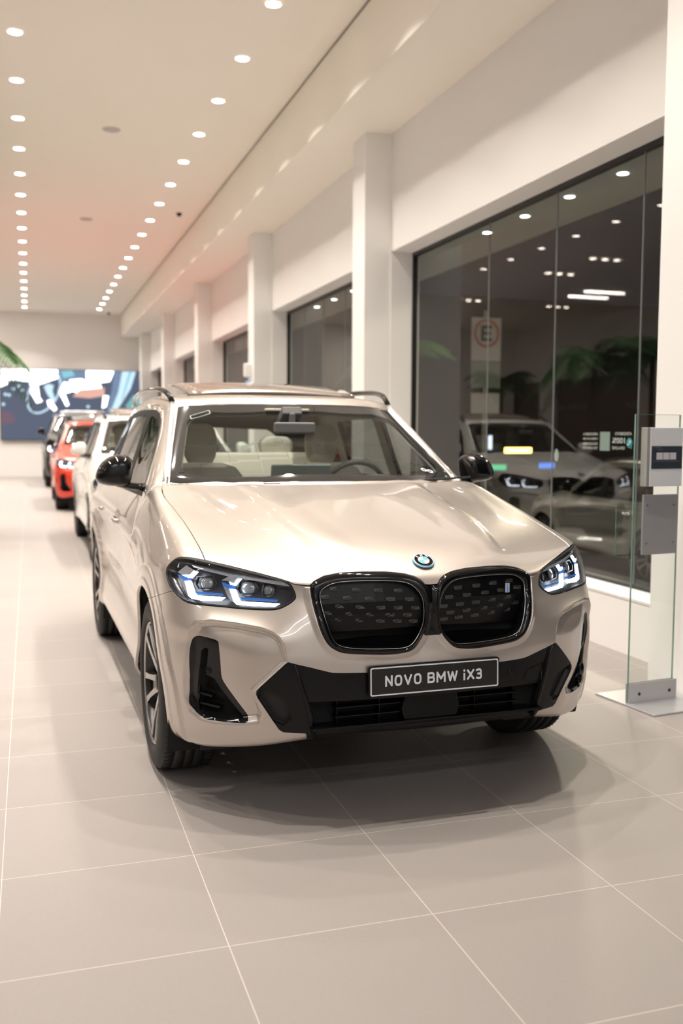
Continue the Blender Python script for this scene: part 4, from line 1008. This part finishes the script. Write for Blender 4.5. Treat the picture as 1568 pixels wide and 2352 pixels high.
def build_room():
    struct(MB().box(*bx(XL,XG+.02,YB,YE,-.12,0)),'floor',m_floor)
    struct(MB().box(*bx(XL,XB,YB,YE,ZC,ZC+.15)),'ceiling',m_ceil)
    # soffit along the window wall with a shadow gap
    mb=MB().box(*bx(XB+.03,XG+.10,YB,YE,ZS,ZC+.15)); mb.box(*bx(XB,XB+.04,YB,YE,ZS,ZC-.035)); struct(mb,'trim_1',m_ceil)
    # window wall
    mb=MB(); mb.box(*bx(XW,XG+.06,YB,YE,3.345,ZS)); mb.box(*bx(XW,XG+.06,YB,YE,-.5,.372))
    for y in COLY: mb.box(*bx(XW,XG+.06,y-.02,y+CT+.02,.37,3.35))
    mb.box(*bx(XW,XG+.06,YB,-1.2,.37,3.35)); struct(mb,'wall_right',m_wall)
    mb=MB()
    for y in COLY: mb.box(*bx(XC,XG+.02,y,y+CT,0,ZS))
    mb.box(*bx(XC,XG+.02,-1.2,-.8,0,ZS)); struct(mb,'trim_2',m_wall)
    struct(MB().box(*bx(XL,XG+.06,YE,YE+.2,0,ZC+.1)),'wall_back',m_wall)
    struct(MB().box(*bx(XL,XG+.06,YB-.2,YB,0,ZC+.1)),'wall_front',m_wall)
    # far left wall: glazed showroom front with piers
    mb=MB(); mb.box(*bx(XL-.2,XL,YB,YE,3.3,ZC+.1)); 
    for y in range(-6,34,6): mb.box(*bx(XL-.2,XL,y,y+1.1,0,3.3))
    struct(mb,'wall_left',m_wall)
    struct(MB().box(*bx(XL-.16,XL-.12,YB,YE,0,3.3)),'trim_3',mat('far_glazing',(.12,.09,.065),.15,0,.5))
    struct(MB().box(*bx(XW-.004,XW+.25,YB,YE,.36,.376)),'trim_4',mat('sill_white',(.86,.85,.84),.4))
    # windows
    g=glass('window_glass',(.80,.84,.83),1.62); fr=mat('window_frame_black',(.02,.02,.02),.35)
    ys=[-.8]+[y for y in COLY]
    for i in range(6):
        y0=(COLY[i-1]+CT) if i else -.8; y1=COLY[i]
        wn=empty('window_%d'%(i+1)); wn['kind']='structure'; wn.location=(XG,(y0+y1)/2,.37)
        off=Vector((XG,(y0+y1)/2,.37))
        mb=MB(); w=.035
        for a in (bx(XG-.02,XG+.04,y0,y1,3.31,3.35),bx(XG-.02,XG+.04,y0,y1,.372,.40),bx(XG-.02,XG+.04,y0,y0+.03,.37,3.35),bx(XG-.02,XG+.04,y1-.03,y1,.37,3.35)):
            mb.box(Vector(a[0])-off,a[1])
        mb.build('window_frame',fr,wn)
        n=5 if i else 4
        sp={1:[5.70,6.83,8.00]}.get(i,[y0+(y1-y0)*k/n for k in range(1,n)])
        cutsy=[y0+.03]+sp+[y1-.03]
        for k in range(len(cutsy)-1):
            a=bx(XG+.006,XG+.006,cutsy[k]+.002,cutsy[k+1]-.002,.40,3.31)
            mb=MB(); c=Vector(a[0])-off; dy=a[1][1]/2; dz=a[1][2]/2
            mb.add([(c.x,c.y-dy,c.z-dz),(c.x,c.y+dy,c.z-dz),(c.x,c.y+dy,c.z+dz),(c.x,c.y-dy,c.z+dz)],[(0,1,2,3)]); mb.build('window_pane',g,wn)
        mb=MB()
        for y in sp: mb.box(Vector((XG+.006,y,1.855))-off,(.010,.006,2.91))
        mb.build('glass_joint',mat('glass_joint',(.25,.26,.27),.4),wn)

WARM=(1.0,.925,.84)
def build_lights(E=1.0):
    m_em=mat('lamp_glow',(1,1,1),.5,emit=(1.0,.90,.78),es=26.0); m_ring=mat('lamp_ring',(.8,.78,.75),.5)
    rows=[('row nearest the window wall',2.149,8.745,1.3275,-10,18),('row down the middle of the ceiling',-.052,10.109,1.340,-11,17),('row left of the middle',-2.2,8.745,1.335,-9,17)]
    proto=None; lt=bpy.data.lights.new('downlight_lamp','AREA'); lt.shape='DISK'; lt.size=.10; lt.energy=29*E; lt.color=WARM; lt.spread=R(104)
    gl={0:'ceiling downlights nearest the window wall',1:'ceiling downlights down the middle',2:'ceiling downlights on the left'}
    lab={0:'round recessed ceiling downlight in the row nearest the window wall',1:'round recessed ceiling downlight in the row along the left of the picture',2:'round recessed ceiling downlight in the row seen only as a reflection'}
    for ri,(nm,x,y0,s,k0,k1) in enumerate(rows):
        for k in range(k0,k1):
            y=y0+s*k
            if y<2.6 or y>YE-.5: continue
            if proto is None:
                r=empty('downlight',(x,y,ZC-.004)); mb=MB(); mb.lathe([(.066,-.002),(.078,-.003),(.080,.003)],28,'z'); mb.build('trim_ring',m_ring,r)
                mb=MB(); mb.lathe([(0,.0),(.066,.0)],28,'z'); mb.build('diffuser',m_em,r); 
                lo=bpy.data.objects.new('bulb',lt); COL.objects.link(lo); lo.parent=r; lo.location=(0,0,-.012); proto=r
            else: r=copy_tree(proto); r.location=(x,y,ZC-.004)
            tag(r,lab[ri],'ceiling light',gl[ri])
    # added fill lamps, unseen: behind the camera, to its left, near the end wall
    for (x,y,e,rz) in ((-1.5,-2.6,38,0),(1.6,-2.6,30,0),(-1.5,-5.2,60,0),(1.6,-5.2,45,0),(-6.8,2.0,30,0),(-6.8,8.0,30,0),(-3.5,30.3,170,0)):
        r=empty('strip_or_fill_lamp',(x,y,ZC-.0248)); MB().box((0,0,0),(2.4,.09,.05)).build('fill_lamp_body',mat('fill_lamp_white',(1,1,1),.5,emit=(1,.98,.95),es=9),r)
        l2=bpy.data.lights.new('tube','AREA'); l2.shape='RECTANGLE'; l2.size=2.4; l2.size_y=.10; l2.energy=e*E; l2.color=(.93,.96,1.0) if y<9 else (1.0,.88,.76); lo=bpy.data.objects.new('tube',l2); COL.objects.link(lo); lo.parent=r; lo.location=(0,0,-.04)
        tag(r,'long added fill lamp out of the picture, over the rest of the showroom','ceiling light','added fill lamps over the rest of the showroom')
    # clusters and linear lamps deep in the room (reflected in the window)
    me=bpy.data.meshes.new('d'); 
    for i,(x,y,n) in enumerate([(-4.1,18.7,3),(-4.15,20.7,3),(-4.1,25.6,3),(-7.2,26.0,3)]):
        mb=MB(); 
        for k in range(n): mb.lathe([(0,0),(.07,0)],20,'z',(-.3+.3*k/(n-1)*2 if n>1 else 0,0,0))
        o=mb.build('triple_spotlight',m_em); o.location=(x,y,ZC-.02); tag(o,'cluster of three ceiling spots reflected in the big window','ceiling light','triple ceiling spots')
    for (x,y) in ((-6.8,22.9),(-6.9,23.85)):
        o=MB().box((0,0,0),(1.2,.07,.05)).build('strip_or_fill_lamp',m_em); o.location=(x,y,ZC-.0248); tag(o,'long thin ceiling strip light reflected in the big window','ceiling light','linear ceiling lights')
    # ceiling speakers, detector
    for (x,y,r_,lb) in ((1.067,12.88,.115,'flat round grey ceiling speaker nearest the camera'),(1.052,18.3,.115,'flat round grey ceiling speaker further back')):
        mb=MB(); mb.lathe([(0,-.010),(r_*.9,-.010),(r_,-.004),(r_,.0)],36,'z'); o=mb.build('ceiling_speaker',mat('speaker_grey',(.50,.47,.45),.7)); o.location=(x,y,ZC); tag(o,lb,'speaker')
    for (x,y,z,lb) in ((2.563,17.3,ZC,'small black ceiling camera beside the row of downlights'),(2.50,32.2,ZC,'tiny dark ceiling camera near the end wall')):
        rt=empty('ceiling_camera',(x,y,z)); tag(rt,lb,'camera'); mb=MB(); mb.lathe([(0,-.01),(.05,-.01),(.055,0)],24,'z'); mb.build('camera_base',m_dark,rt); mb=MB(); mb.lathe([(0,-.06),(.03,-.052),(.04,-.03),(.042,-.01)],20,'z'); mb.build('camera_dome',m_black,rt)

def text_obj(name,s,w,h,m,M4,parent=None,bold=.0,depth=.0006):
    v,f=text_geo(s,1.0,bold,.0); xs=[p[0] for p in v]; ys=[p[1] for p in v]
    sx=w/(max(xs)-min(xs)); sy=h/(max(ys)-min(ys)); cx=(max(xs)+min(xs))/2; cy=(max(ys)+min(ys))/2
    mb=MB(); mb.add([tuple(M4@Vector(((p[0]-cx)*sx,(p[1]-cy)*sy,p[2]*depth))) for p in v],f); return mb.build(name,m,parent)

def build_props():
    # ---------------- information stand by the near column
    d=Vector((.9938,.111,0)); n=Vector((.111,-.9938,0)); A=Vector((2.988,4.34,0)); ang=math.atan2(d.y,d.x)
    st_=empty('info_stand',A+d*.16,ang); tag(st_,'freestanding glass information stand with a steel base plate beside the near column','information stand')
    c=lambda u,v,w:(u-.16,-v,w)   # u along the glass, v towards the camera, w up (local frame of the stand)
    m_steel=mat('brushed_steel',(.52,.52,.53),.30,.55,bump=.05,bscale=300); m_edge=mat('glass_edge_green',(.17,.30,.245),.1,0,.6)
    mb=MB(); mb.box(c(.19,0,.005),(.43,.46,.010)); mb.build('base_plate',m_steel,st_,bevel=.003)
    mb=MB(); mb.box(c(.16,.010,.062),(.322,.008,.105)); mb.box(c(.16,-.012,.062),(.322,.008,.105)); mb.build('base_bracket',m_steel,st_,bevel=.0015)
    for u in(.066,.272):
        mb=MB(); mb.lathe([(0,-.019),(.0045,-.019),(.006,-.017),(.0085,-.017),(.009,-.014)],18,'y'); o=mb.build('bracket_screw',m_gun,st_); o.location=c(u,0,.056)
    gm=glass('stand_glass',(.93,.97,.95),1.45)
    def pane(name,u0,u1,w0,w1,v,t,par):
        mb=MB(); mb.add([c(u0,v+t,w0),c(u1,v+t,w0),c(u1,v+t,w1),c(u0,v+t,w1)],[(0,1,2,3)]); o=mb.build(name,gm,par)
        mb=MB(); e=t
        mb.box(c(u0,v+t/2,(w0+w1)/2),(.0018,t,w1-w0)); mb.box(c(u1,v+t/2,(w0+w1)/2),(.0018,t,w1-w0)); mb.box(c((u0+u1)/2,v+t/2,w1),(u1-u0,t,.0018)); mb.build('glass_edge',m_edge,o); return o
    pane('glass_panel',0,.3,.012,1.533,-.005,.010,st_)
    # display case on the front of the glass
    mb=MB(); mb.box(c(.165,.030,1.313),(.215,.050,.305)); o=mb.build('brochure_case',mat('case_white',(.74,.75,.78),.4),st_,bevel=.002)
    mb=MB(); mb.box(c(.048,.028,1.313),(.022,.046,.305)); mb.build('case_edge',mat('case_grey',(.42,.42,.40),.35,.3),st_,bevel=.002)
    mb=MB(); mb.box(c(.166,.0563,1.311),(.205,.001,.118)); pr_=mb.build('printed_card',mat('card_navy',(.035,.045,.06),.45),st_)
    for k in range(3): mb=MB(); mb.box(c(.116+.045*k,.0572,1.318),(.041,.0006,.036)); mb.build('printed_field',mat('card_white',(.6,.6,.63),.5),pr_)
    for (w,u,l) in ((1.362,.10,.05),(1.352,.12,.04),(1.292,.16,.18)): mb=MB(); mb.box(c(u,.0572,w),(l,.0006,.0015)); mb.build('printed_line',mat('card_line',(.25,.26,.28),.5),pr_)
    mb=MB(); mb.box(c(.164,.018,.958),(.232,.012,.315)); bp=mb.build('back_plate',mat('plate_grey',(.38,.38,.39),.4,.2),st_,bevel=.001)
    for u in(.075,.252):
        for w in(1.06,.86): mb=MB(); mb.lathe([(0,-.0255),(.004,-.0255),(.0045,-.023)],12,'y'); o=mb.build('rivet',m_gun,bp); o.location=c(u,0,w)
    # clear leaflet holder behind the glass
    hd=pane('leaflet_holder',-.06,.16,.793,1.058,-.060,.003,st_)
    mb=MB(); mb.box(c(.05,-.045,.795),(.21,.030,.003)); mb.box(c(-.06,-.045,.86),(.003,.03,.13)); mb.build('holder_base',gm,hd)
    mb=MB(); mb.tube([c(-.022,-.05,1.018),c(-.022,.0,1.018)],.008,12); mb.tube([c(.27,-.05,1.018),c(.27,.012,1.018)],.006,12); mb.build('stand_off',m_chr,st_)
    # ---------------- LED video wall
    sc=empty('video_wall',(1.37,YE-.08,1.19)); tag(sc,'wide bright video wall on the end wall showing a car cockpit','screen')
    X0,X1,Z0,Z1=-.85,3.58,1.19,3.44; W=X1-X0; H=Z1-Z0
    mb=MB(); mb.box(((X0+X1)/2-1.37,.03,H/2),(W+.04,.08,H+.04)); mb.build('screen_frame',m_dark,sc)
    def em(n,c_,s): return mat('screen_'+n,(0,0,0),.5,emit=c_,es=s)
    def reg(pts,m,lay,name='screen_image'):
        mb=MB(); P=[(X0+u*W-1.37,-.012-.002*lay,(1-v)*H) for u,v in pts]; tri=tessellate_polygon([[Vector((p[0],p[2],0)) for p in P]]); mb.add(P,[tuple(t) for t in tri]); return mb.build(name,m,sc)
    navy=em('navy',(.085,.105,.16),1.0); wh=em('white',(1,1,1),3.0); cy=em('cyan',(.25,.55,.65),1.0); lb=em('light',(.55,.75,.9),1.1); br=em('warm',(.75,.42,.34),1.0); dk=em('dark',(.03,.05,.09),.9); mid=em('mid',(.16,.24,.36),1.0); tl=em('teal',(.16,.42,.44),1.0)
    reg([(0,0),(1,0),(1,1),(0,1)],navy,0)
    reg([(0,0),(.40,0),(.40,.12),(.33,.17),(.16,.17),(.05,.15),(0,.2)],wh,1)
    reg([(.60,.0),(.80,0),(.77,.15),(.68,.18),(.60,.12)],wh,2); reg([(.40,.0),(.60,0),(.60,.16),(.50,.26),(.40,.18)],mid,1)
    reg([(.42,.02),(.5,.0),(.52,.08),(.44,.12)],cy,2)
    reg([(.48,.14),(.56,.12),(.70,.20),(.72,.28),(.58,.36),(.50,.30)],wh,2); reg([(.55,.28),(.73,.24),(.73,.36),(.62,.40),(.50,.38)],br,3)
    reg([(.44,.17),(.50,.19),(.52,.29),(.46,.33),(.42,.26)],wh,3)
    reg([(.80,0),(.90,0),(.83,.45),(.78,.62),(.74,.60),(.78,.30)],mid,3); reg([(.86,0),(.96,0),(.92,.25),(.84,.50),(.80,.62),(.77,.60),(.83,.3)],lb,4); reg([(.91,.0),(.93,0),(.86,.42),(.85,.42)],cy,5)
    reg([(.88,.50),(.94,.34),(1,.34),(1,.72),(.95,.70)],tl,3); reg([(.90,.58),(.93,.56),(.95,.84),(.92,.86)],wh,4)
    reg([(.72,.36),(.76,.36),(.74,.52),(.71,.54)],wh,5)
    mb=MB(); pts=[]
    for k in range(40):
        a=2*PI*k/40; u=.30+.105*math.cos(a)+.05*math.sin(a)*-1; v=.32+.30*math.sin(a); pts.append((X0+u*W-1.37,-.03,(1-v)*H))
    mb.tube(pts,.028,8,closed=True); mb.build('steering_wheel_image',lb,sc)
    reg([(.20,.12),(.30,.10),(.32,.18),(.26,.22),(.27,.40),(.29,.45),(.25,.48),(.21,.34)],wh,5)
    reg([(.30,.24),(.33,.20),(.37,.22),(.36,.30),(.38,.44),(.36,.46),(.32,.34)],lb,5); reg([(.41,.24),(.44,.30),(.475,.50),(.455,.52),(.40,.30)],wh,6); reg([(.32,.44),(.35,.43),(.39,.56),(.37,.59),(.33,.52)],wh,6)
    for (u,v) in ((.09,.28),(.13,.24),(.155,.30),(.06,.37),(.035,.36),(.02,.50),(.61,.52)):
        mb=MB(); mb.lathe([(0,0),(.05,0)],16,'y',(X0+u*W-1.37,-.03,(1-v)*H)); mb.build('screen_highlight',lb,sc)
    reg([(0,.02),(.04,.03),(.07,.14),(.05,.22),(0,.26)],wh,6); reg([(0,.60),(.08,.62),(.10,.75),(0,.80)],em('dim',(.16,.10,.14),1),1)
    # ---------------- box on the second column
    bxo=empty('wall_box',(XC-.05,15.36,2.43)); tag(bxo,'small white wall box on the second column with a blue light below it','wall box')
    MB().box((0,0,0),(.10,.14,.22)).build('box_body',mat('box_white',(.8,.79,.77),.5),bxo,bevel=.02); MB().box((.0,0,-.28),(.06,.10,.20)).build('blue_light',mat('blue_glow',(.02,.1,.3),.4,emit=(.10,.42,.75),es=1.2),bxo,bevel=.01)
    # ---------------- lettering on the window, seen from its back
    mw=mat('vinyl_white',(.80,.80,.80),.6); mt=mat('vinyl_teal',(.10,.55,.60),.5)
    sg=empty('window_lettering',(XG+.009,6.05,1.38)); tag(sg,'small white service lettering stuck on the big window, seen from behind','lettering')
    # plane X = const; text must read correctly from outside (+X side) => mirrored from inside
    def TM(y,z): return Matrix(((0,0,1,0.0),(1,0,0,y-6.05),(0,1,0,z-1.38),(0,0,0,1)))
    for s,y,z,w,h in (('APROXIME A',6.292,1.432,.20,.020),('CÂMERA DO SEU',6.292,1.400,.20,.021),('CELULAR PARA',6.292,1.362,.20,.018),('TER CONTATO',6.292,1.330,.20,.018),('ATENDIMENTO',5.875,1.435,.20,.021),('100%',5.93,1.387,.155,.040),('ON-LINE',5.93,1.335,.155,.022)):
        text_obj('lettering_line',s,w,h,mw,TM(y,z),sg,bold=.02)
    mb=MB(); mb.lathe([(0,0),(.034,0)],28,'x',(0,5.80-6.05,1.372-1.38)); mb.add([(0,5.775-6.05,1.352-1.38),(0,5.77-6.05,1.330-1.38),(0,5.80-6.05,1.342-1.38)],[(0,1,2)]); o=mb.build('phone_bubble',mt,sg)
    mb=MB(); mb.tube([(.001,5.80-6.05+a,1.372-1.38+b) for a,b in ((-.014,.014),(-.012,.0),(0,-.010),(.014,-.013))],[.005,.003,.003,.005],8); mb.tube([(-.004,5.80-6.05+a,1.372-1.38+b) for a,b in ((-.014,.014),(-.012,.0),(0,-.010),(.014,-.013))],[.005,.003,.003,.005],8); mb.build('phone_symbol',mw,sg)
    o=MB().box((0,0,0),(.002,.125,.135)).build('window_sticker',mat('sticker_pale',(.42,.50,.46),.6)); o.location=(XG+.012,6.105,1.38); tag(o,'blank pale square sticker on the big window between two blocks of lettering','sticker')
    o=MB().prism([(.03*math.cos(2*PI*k/20),.05*math.sin(2*PI*k/20)) for k in range(20)],0,.002,lambda u,v,t:(t,u,v)).build('window_sticker',mat('sticker_pale2',(.50,.55,.52),.6)); o.location=(XG+.012,6.78,1.265); tag(o,'small pale oval sticker low on the big window','sticker')
    # company lettering on the far glass front of the showroom (seen reflected)
    cl=empty('wall_lettering',(XL-.08,29.4,2.35)); tag(cl,'pale spaced company lettering across the far glass, seen reversed in the window','lettering')
    def TL(y,z): return Matrix(((0,0,1,0),(1,0,0,y-29.4),(0,1,0,z-2.35),(0,0,0,1)))
    for y in (29.4,24.6): text_obj('lettering_line','O S T E N   G R O U P',2.6,.16,mat('vinyl_grey',(.55,.52,.48),.6),TL(y,2.35),cl,bold=.01)
def palm(loc,label,s=1.0,seed=1,trunk=2.1,group=None,ang0=0):
    rnd=random.Random(seed); p=empty('potted_palm',loc); tag(p,label,'palm',group)
    ml=mat('palm_leaf',(.035,.115,.022),.45,noise=.5,nscale=3); mt=mat('palm_trunk',(.16,.11,.07),.8,noise=.3,nscale=12)
    mb=MB(); mb.lathe([(0,0),(.24,0),(.30,.30),(.33,.55),(.30,.55),(.28,.50),(0,.50)],28,'z'); mb.build('planter',mat('planter_white',(.7,.68,.65),.4),p)
    mb=MB(); mb.tube([(0,0,.4),(.03,.0,.4+trunk*.4),(0,.04,.4+trunk)],[.07,.055,.05],10); mb.build('trunk',mt,p)
    for k in range(13):
        a=ang0+2*PI*k/13+rnd.uniform(-.2,.2); L=s*rnd.uniform(1.0,1.35); lift=rnd.uniform(.2,.75)
        mb=MB(); N=16; pts=[]
        for i in range(N+1):
            t=i/N; r=L*(t*.95); z=L*(lift*t*1.3-1.15*t*t*(.6+.4*(1-lift))); pts.append(Vector((r*math.cos(a),r*math.sin(a),.4+trunk+z)))
        mb.tube(pts,[.012*(1-.8*i/N) for i in range(N+1)],5)
        for i in range(2,N+1):
            c=pts[i]; t=(pts[i]-pts[i-1]).normalized(); side=t.cross(Vector((0,0,1))).normalized(); ll=L*.36*math.sin(PI*min(1,(i/N)*.9+.08))+.05
            for sg in(-1,1):
                for q in (0,.5):
                    b=pts[i-1].lerp(c,q); dirn=(side*sg*.85+t*.65+Vector((0,0,-.30-.3*rnd.random()))).normalized(); tip=b+dirn*ll; w=t*.016
                    mid_=b+dirn*ll*.5+Vector((0,0,.02)); mb.add([b-w*.5,mid_-w,tip,mid_+w,b+w*.5],[(0,1,2,3,4)])
        mb.build('frond',ml,p)
    return p
def recolor(root,swap):
    for ch in [root]+list(root.children_recursive):
        if ch.type!='MESH': continue
        for sl in ch.material_slots:
            if sl.material in swap:
                m=swap[sl.material]; sl.link='OBJECT'; sl.material=m
SKIP={'vane','tread_sipes','wheel_bolt','badge_letter','badge_quarter','plate_lettering','plate_letter','windshield_sticker','i_badge','parking_sensor','tow_eye_cover','headrest_post','washer_cover','badge_inner_ring','spoke_web','bead','fin_edge','bracket','radar_sensor','mirror_glass','steering_wheel','intake_slats'}
def car_copy(src,loc,rz,scale,swap,label,skip=SKIP):
    def cp(o,parent):
        c=o.copy(); COL.objects.link(c)
        if parent is not None: c.parent=parent
        for ch in list(o.children):
            if ch.name.split('.')[0] in skip: continue
            cp(ch,c)
        return c
    c=cp(src,None); c.location=loc; c.rotation_euler=(0,0,rz); c.scale=(scale,)*3; recolor(c,swap); tag(c,label,'car'); return c
def build_outside():
    for (x,y,z,e) in ((9.0,6.5,5.5,300),(10.0,16.0,5.5,280)):
        lt=bpy.data.lights.new('street_lamp_light','AREA'); lt.size=.6; lt.energy=e; lt.color=(1,.86,.66); lo=bpy.data.objects.new('street_lamp_light',lt); COL.objects.link(lo); lo.location=(x,y,z)
    struct(MB().box(*bx(XG+.06,30,-20,45,-.40,-.35)),'trim_5',mat('asphalt',(.07,.065,.06),.7,noise=.3,nscale=2))
    # canopy with small lights above the pavement
    struct(MB().box(*bx(XG+.06,5.4,-8,36,3.62,3.80)),'trim_6',mat('canopy_grey',(.42,.42,.38),.7))
    me=mat('canopy_glow',(1,1,1),.5,emit=(.95,1.0,.92),es=12)
    for i in range(9):
        mb=MB(); mb.lathe([(0,0),(.045,0)],20,'z'); o=mb.build('canopy_light',me); o.location=(4.80,6.4+.85*i if i<5 else 13.4+1.0*(i-5),3.615); tag(o,'small round light under the canopy outside the window','canopy light','small lights under the outside canopy')
    # street sign with letter E
    sg=empty('parking_sign',(7.36,15,-.35)); tag(sg,'white street sign outside with a black letter E in a red ring','street sign')
    MB().box((0,.03,1.9),(.05,.05,3.9)).build('sign_post',mat('post_grey',(.35,.35,.34),.5,.4),sg)
    ms=mat('sign_white',(.62,.60,.56),.6); mr=mat('sign_red',(.55,.10,.07),.6); mk=mat('sign_black',(.03,.03,.03),.6)
    MB().box((0,0,3.37),(.54,.02,.72)).build('sign_plate',ms,sg)
    mb=MB(); mb.tube([(.215*math.cos(2*PI*k/40),-.016,3.47+.215*math.sin(2*PI*k/40)) for k in range(40)],.02,6,closed=True); mb.build('sign_ring',mr,sg)
    mb=MB(); 
    for c_,d_ in (((-.075,-.015,3.47),(.05,.008,.26)),((.01,-.015,3.575),(.17,.008,.05)),((.0,-.015,3.47),(.15,.008,.05)),((.01,-.015,3.365),(.17,.008,.05))): mb.box(c_,d_)
    mb.build('sign_letter',mk,sg)
    MB().box((0,0,2.78),(.54,.02,.44)).build('sign_plate',mat('sign_pale',(.30,.34,.30),.6),sg); MB().box((0,0,2.30),(.52,.02,.34)).build('sign_plate',ms,sg)
    # far street lights, signs across the road
    for (x,y,z,w,h,c_,s,lb) in ((12.0,22.5,.42,.75,.13,(1,.62,.12),9,'glowing amber street light bar outside'),(11.2,22.5,.62,.08,.35,(.7,.8,1),2,'small pale lit sign outside above the amber light'),(11.5,22.6,-.02,.42,.14,(.05,.55,.25),1.2,'green lit shop sign outside'),(12.9,22.6,.02,.45,.14,(.08,.25,.9),1.2,'blue lit shop sign outside')):
        o=MB().box((0,0,0),(w,.04,h)).build('street_sign',mat('neon_%d'%int(c_[2]*100+c_[0]*10),(0,0,0),.5,emit=c_,es=s)); o.location=(x,y,z+.6); tag(o,lb,'lit sign')
    struct(MB().box(*bx(8,30,30,30.3,-.4,6)),'trim_7',mat('far_facade',(.05,.04,.035),.8))
EXPO=0.2
# ---------------------------------------------------------------- assemble
suv=build_suv()
suv.location=(1.398,4.137,0); suv.rotation_euler=(0,0,-PI/2+.014)
tag(suv,'champagne electric SUV in front with black lettered number plate, parked nose to the camera','car')
build_room(); build_lights(); build_props()
pw=paint('paint_white',(.70,.70,.66),.10,.28); pr=paint('paint_red',(.72,.045,.018),.25,.3); pk=paint('paint_graphite',(.035,.037,.04),.5,.3); ps=paint('paint_silver',(.42,.41,.38),.6,.35)
car_copy(suv,(1.545,11.05,0),-PI/2+.01,1.0,{m_paint:pw,m_black:m_black},'white SUV parked directly behind the champagne one')
car_copy(suv,(1.37,18.8,0),-PI/2,1.0,{m_paint:pr},'bright red SUV third in the line of parked cars')
car_copy(suv,(1.47,26.8,0),-PI/2,1.18,{m_paint:pk},'dark graphite SUV furthest back in the line, before the video wall')
car_copy(suv,(7.75,12.2,-.35),PI/2-.02,.88,{m_paint:ps,m_alu:mat('dull_alloy',(.4,.4,.4),.3,1)},'silver car parked on the street outside the big window')
for o in COL.objects:
    if o.parent is None and o.get('label')=='white SUV parked directly behind the champagne one':
        for ch in o.children_recursive:
            if ch.name.startswith('mirror_housing'):
                ch.material_slots[0].link='OBJECT'; ch.material_slots[0].material=pw
palm((-0.97,14.0,0),'leafy potted palm at the left edge, its fronds hanging into view',1.05,4,2.25,ang0=.12)
palm((-4.9,25.0,0),'potted palm reflected at the left of the big window',1.0,5,2.55)
palm((-4.7,17.7,0),'potted palm reflected at the right of the big window',1.0,8,2.75)
palm((6.9,18.6,-.35),'palm outside the second window between two columns',1.25,11,2.9)
build_outside()
# camera
C=bpy.data.cameras.new('camera'); cam=bpy.data.objects.new('camera',C); COL.objects.link(cam); SC.camera=cam
fw=Vector((0.3046875,0.9490529,-0.0803994)); rt=Vector((0.9522362,-0.3053294,0.0044869)); up=Vector((0.0202900,0.0779263,0.9967526))
cam.matrix_world=Matrix(((rt.x,up.x,-fw.x,0),(rt.y,up.y,-fw.y,0),(rt.z,up.z,-fw.z,1.426324),(0,0,0,1)))
C.sensor_fit='VERTICAL'; C.sensor_height=36; C.sensor_width=24; C.lens=2229.32/2352*36; C.clip_start=.05; C.clip_end=200
C.dof.use_dof=True; C.dof.focus_distance=3.45; C.dof.aperture_fstop=2.2
w=bpy.data.worlds.new('night'); SC.world=w; w.use_nodes=True; w.node_tree.nodes['Background'].inputs[0].default_value=(.010,.010,.013,1); w.node_tree.nodes['Background'].inputs[1].default_value=1
SC.view_settings.view_transform='Standard'; SC.view_settings.look='None'; SC.view_settings.gamma=1; SC.view_settings.use_curve_mapping=False; SC.view_settings.exposure=EXPO
SC.cycles.max_bounces=10; SC.cycles.diffuse_bounces=5; SC.cycles.glossy_bounces=5; SC.cycles.transparent_max_bounces=24; SC.cycles.transmission_bounces=6; SC.cycles.sample_clamp_indirect=6; SC.cycles.use_denoising=True
try: SC.cycles.use_light_tree=True
except Exception: pass
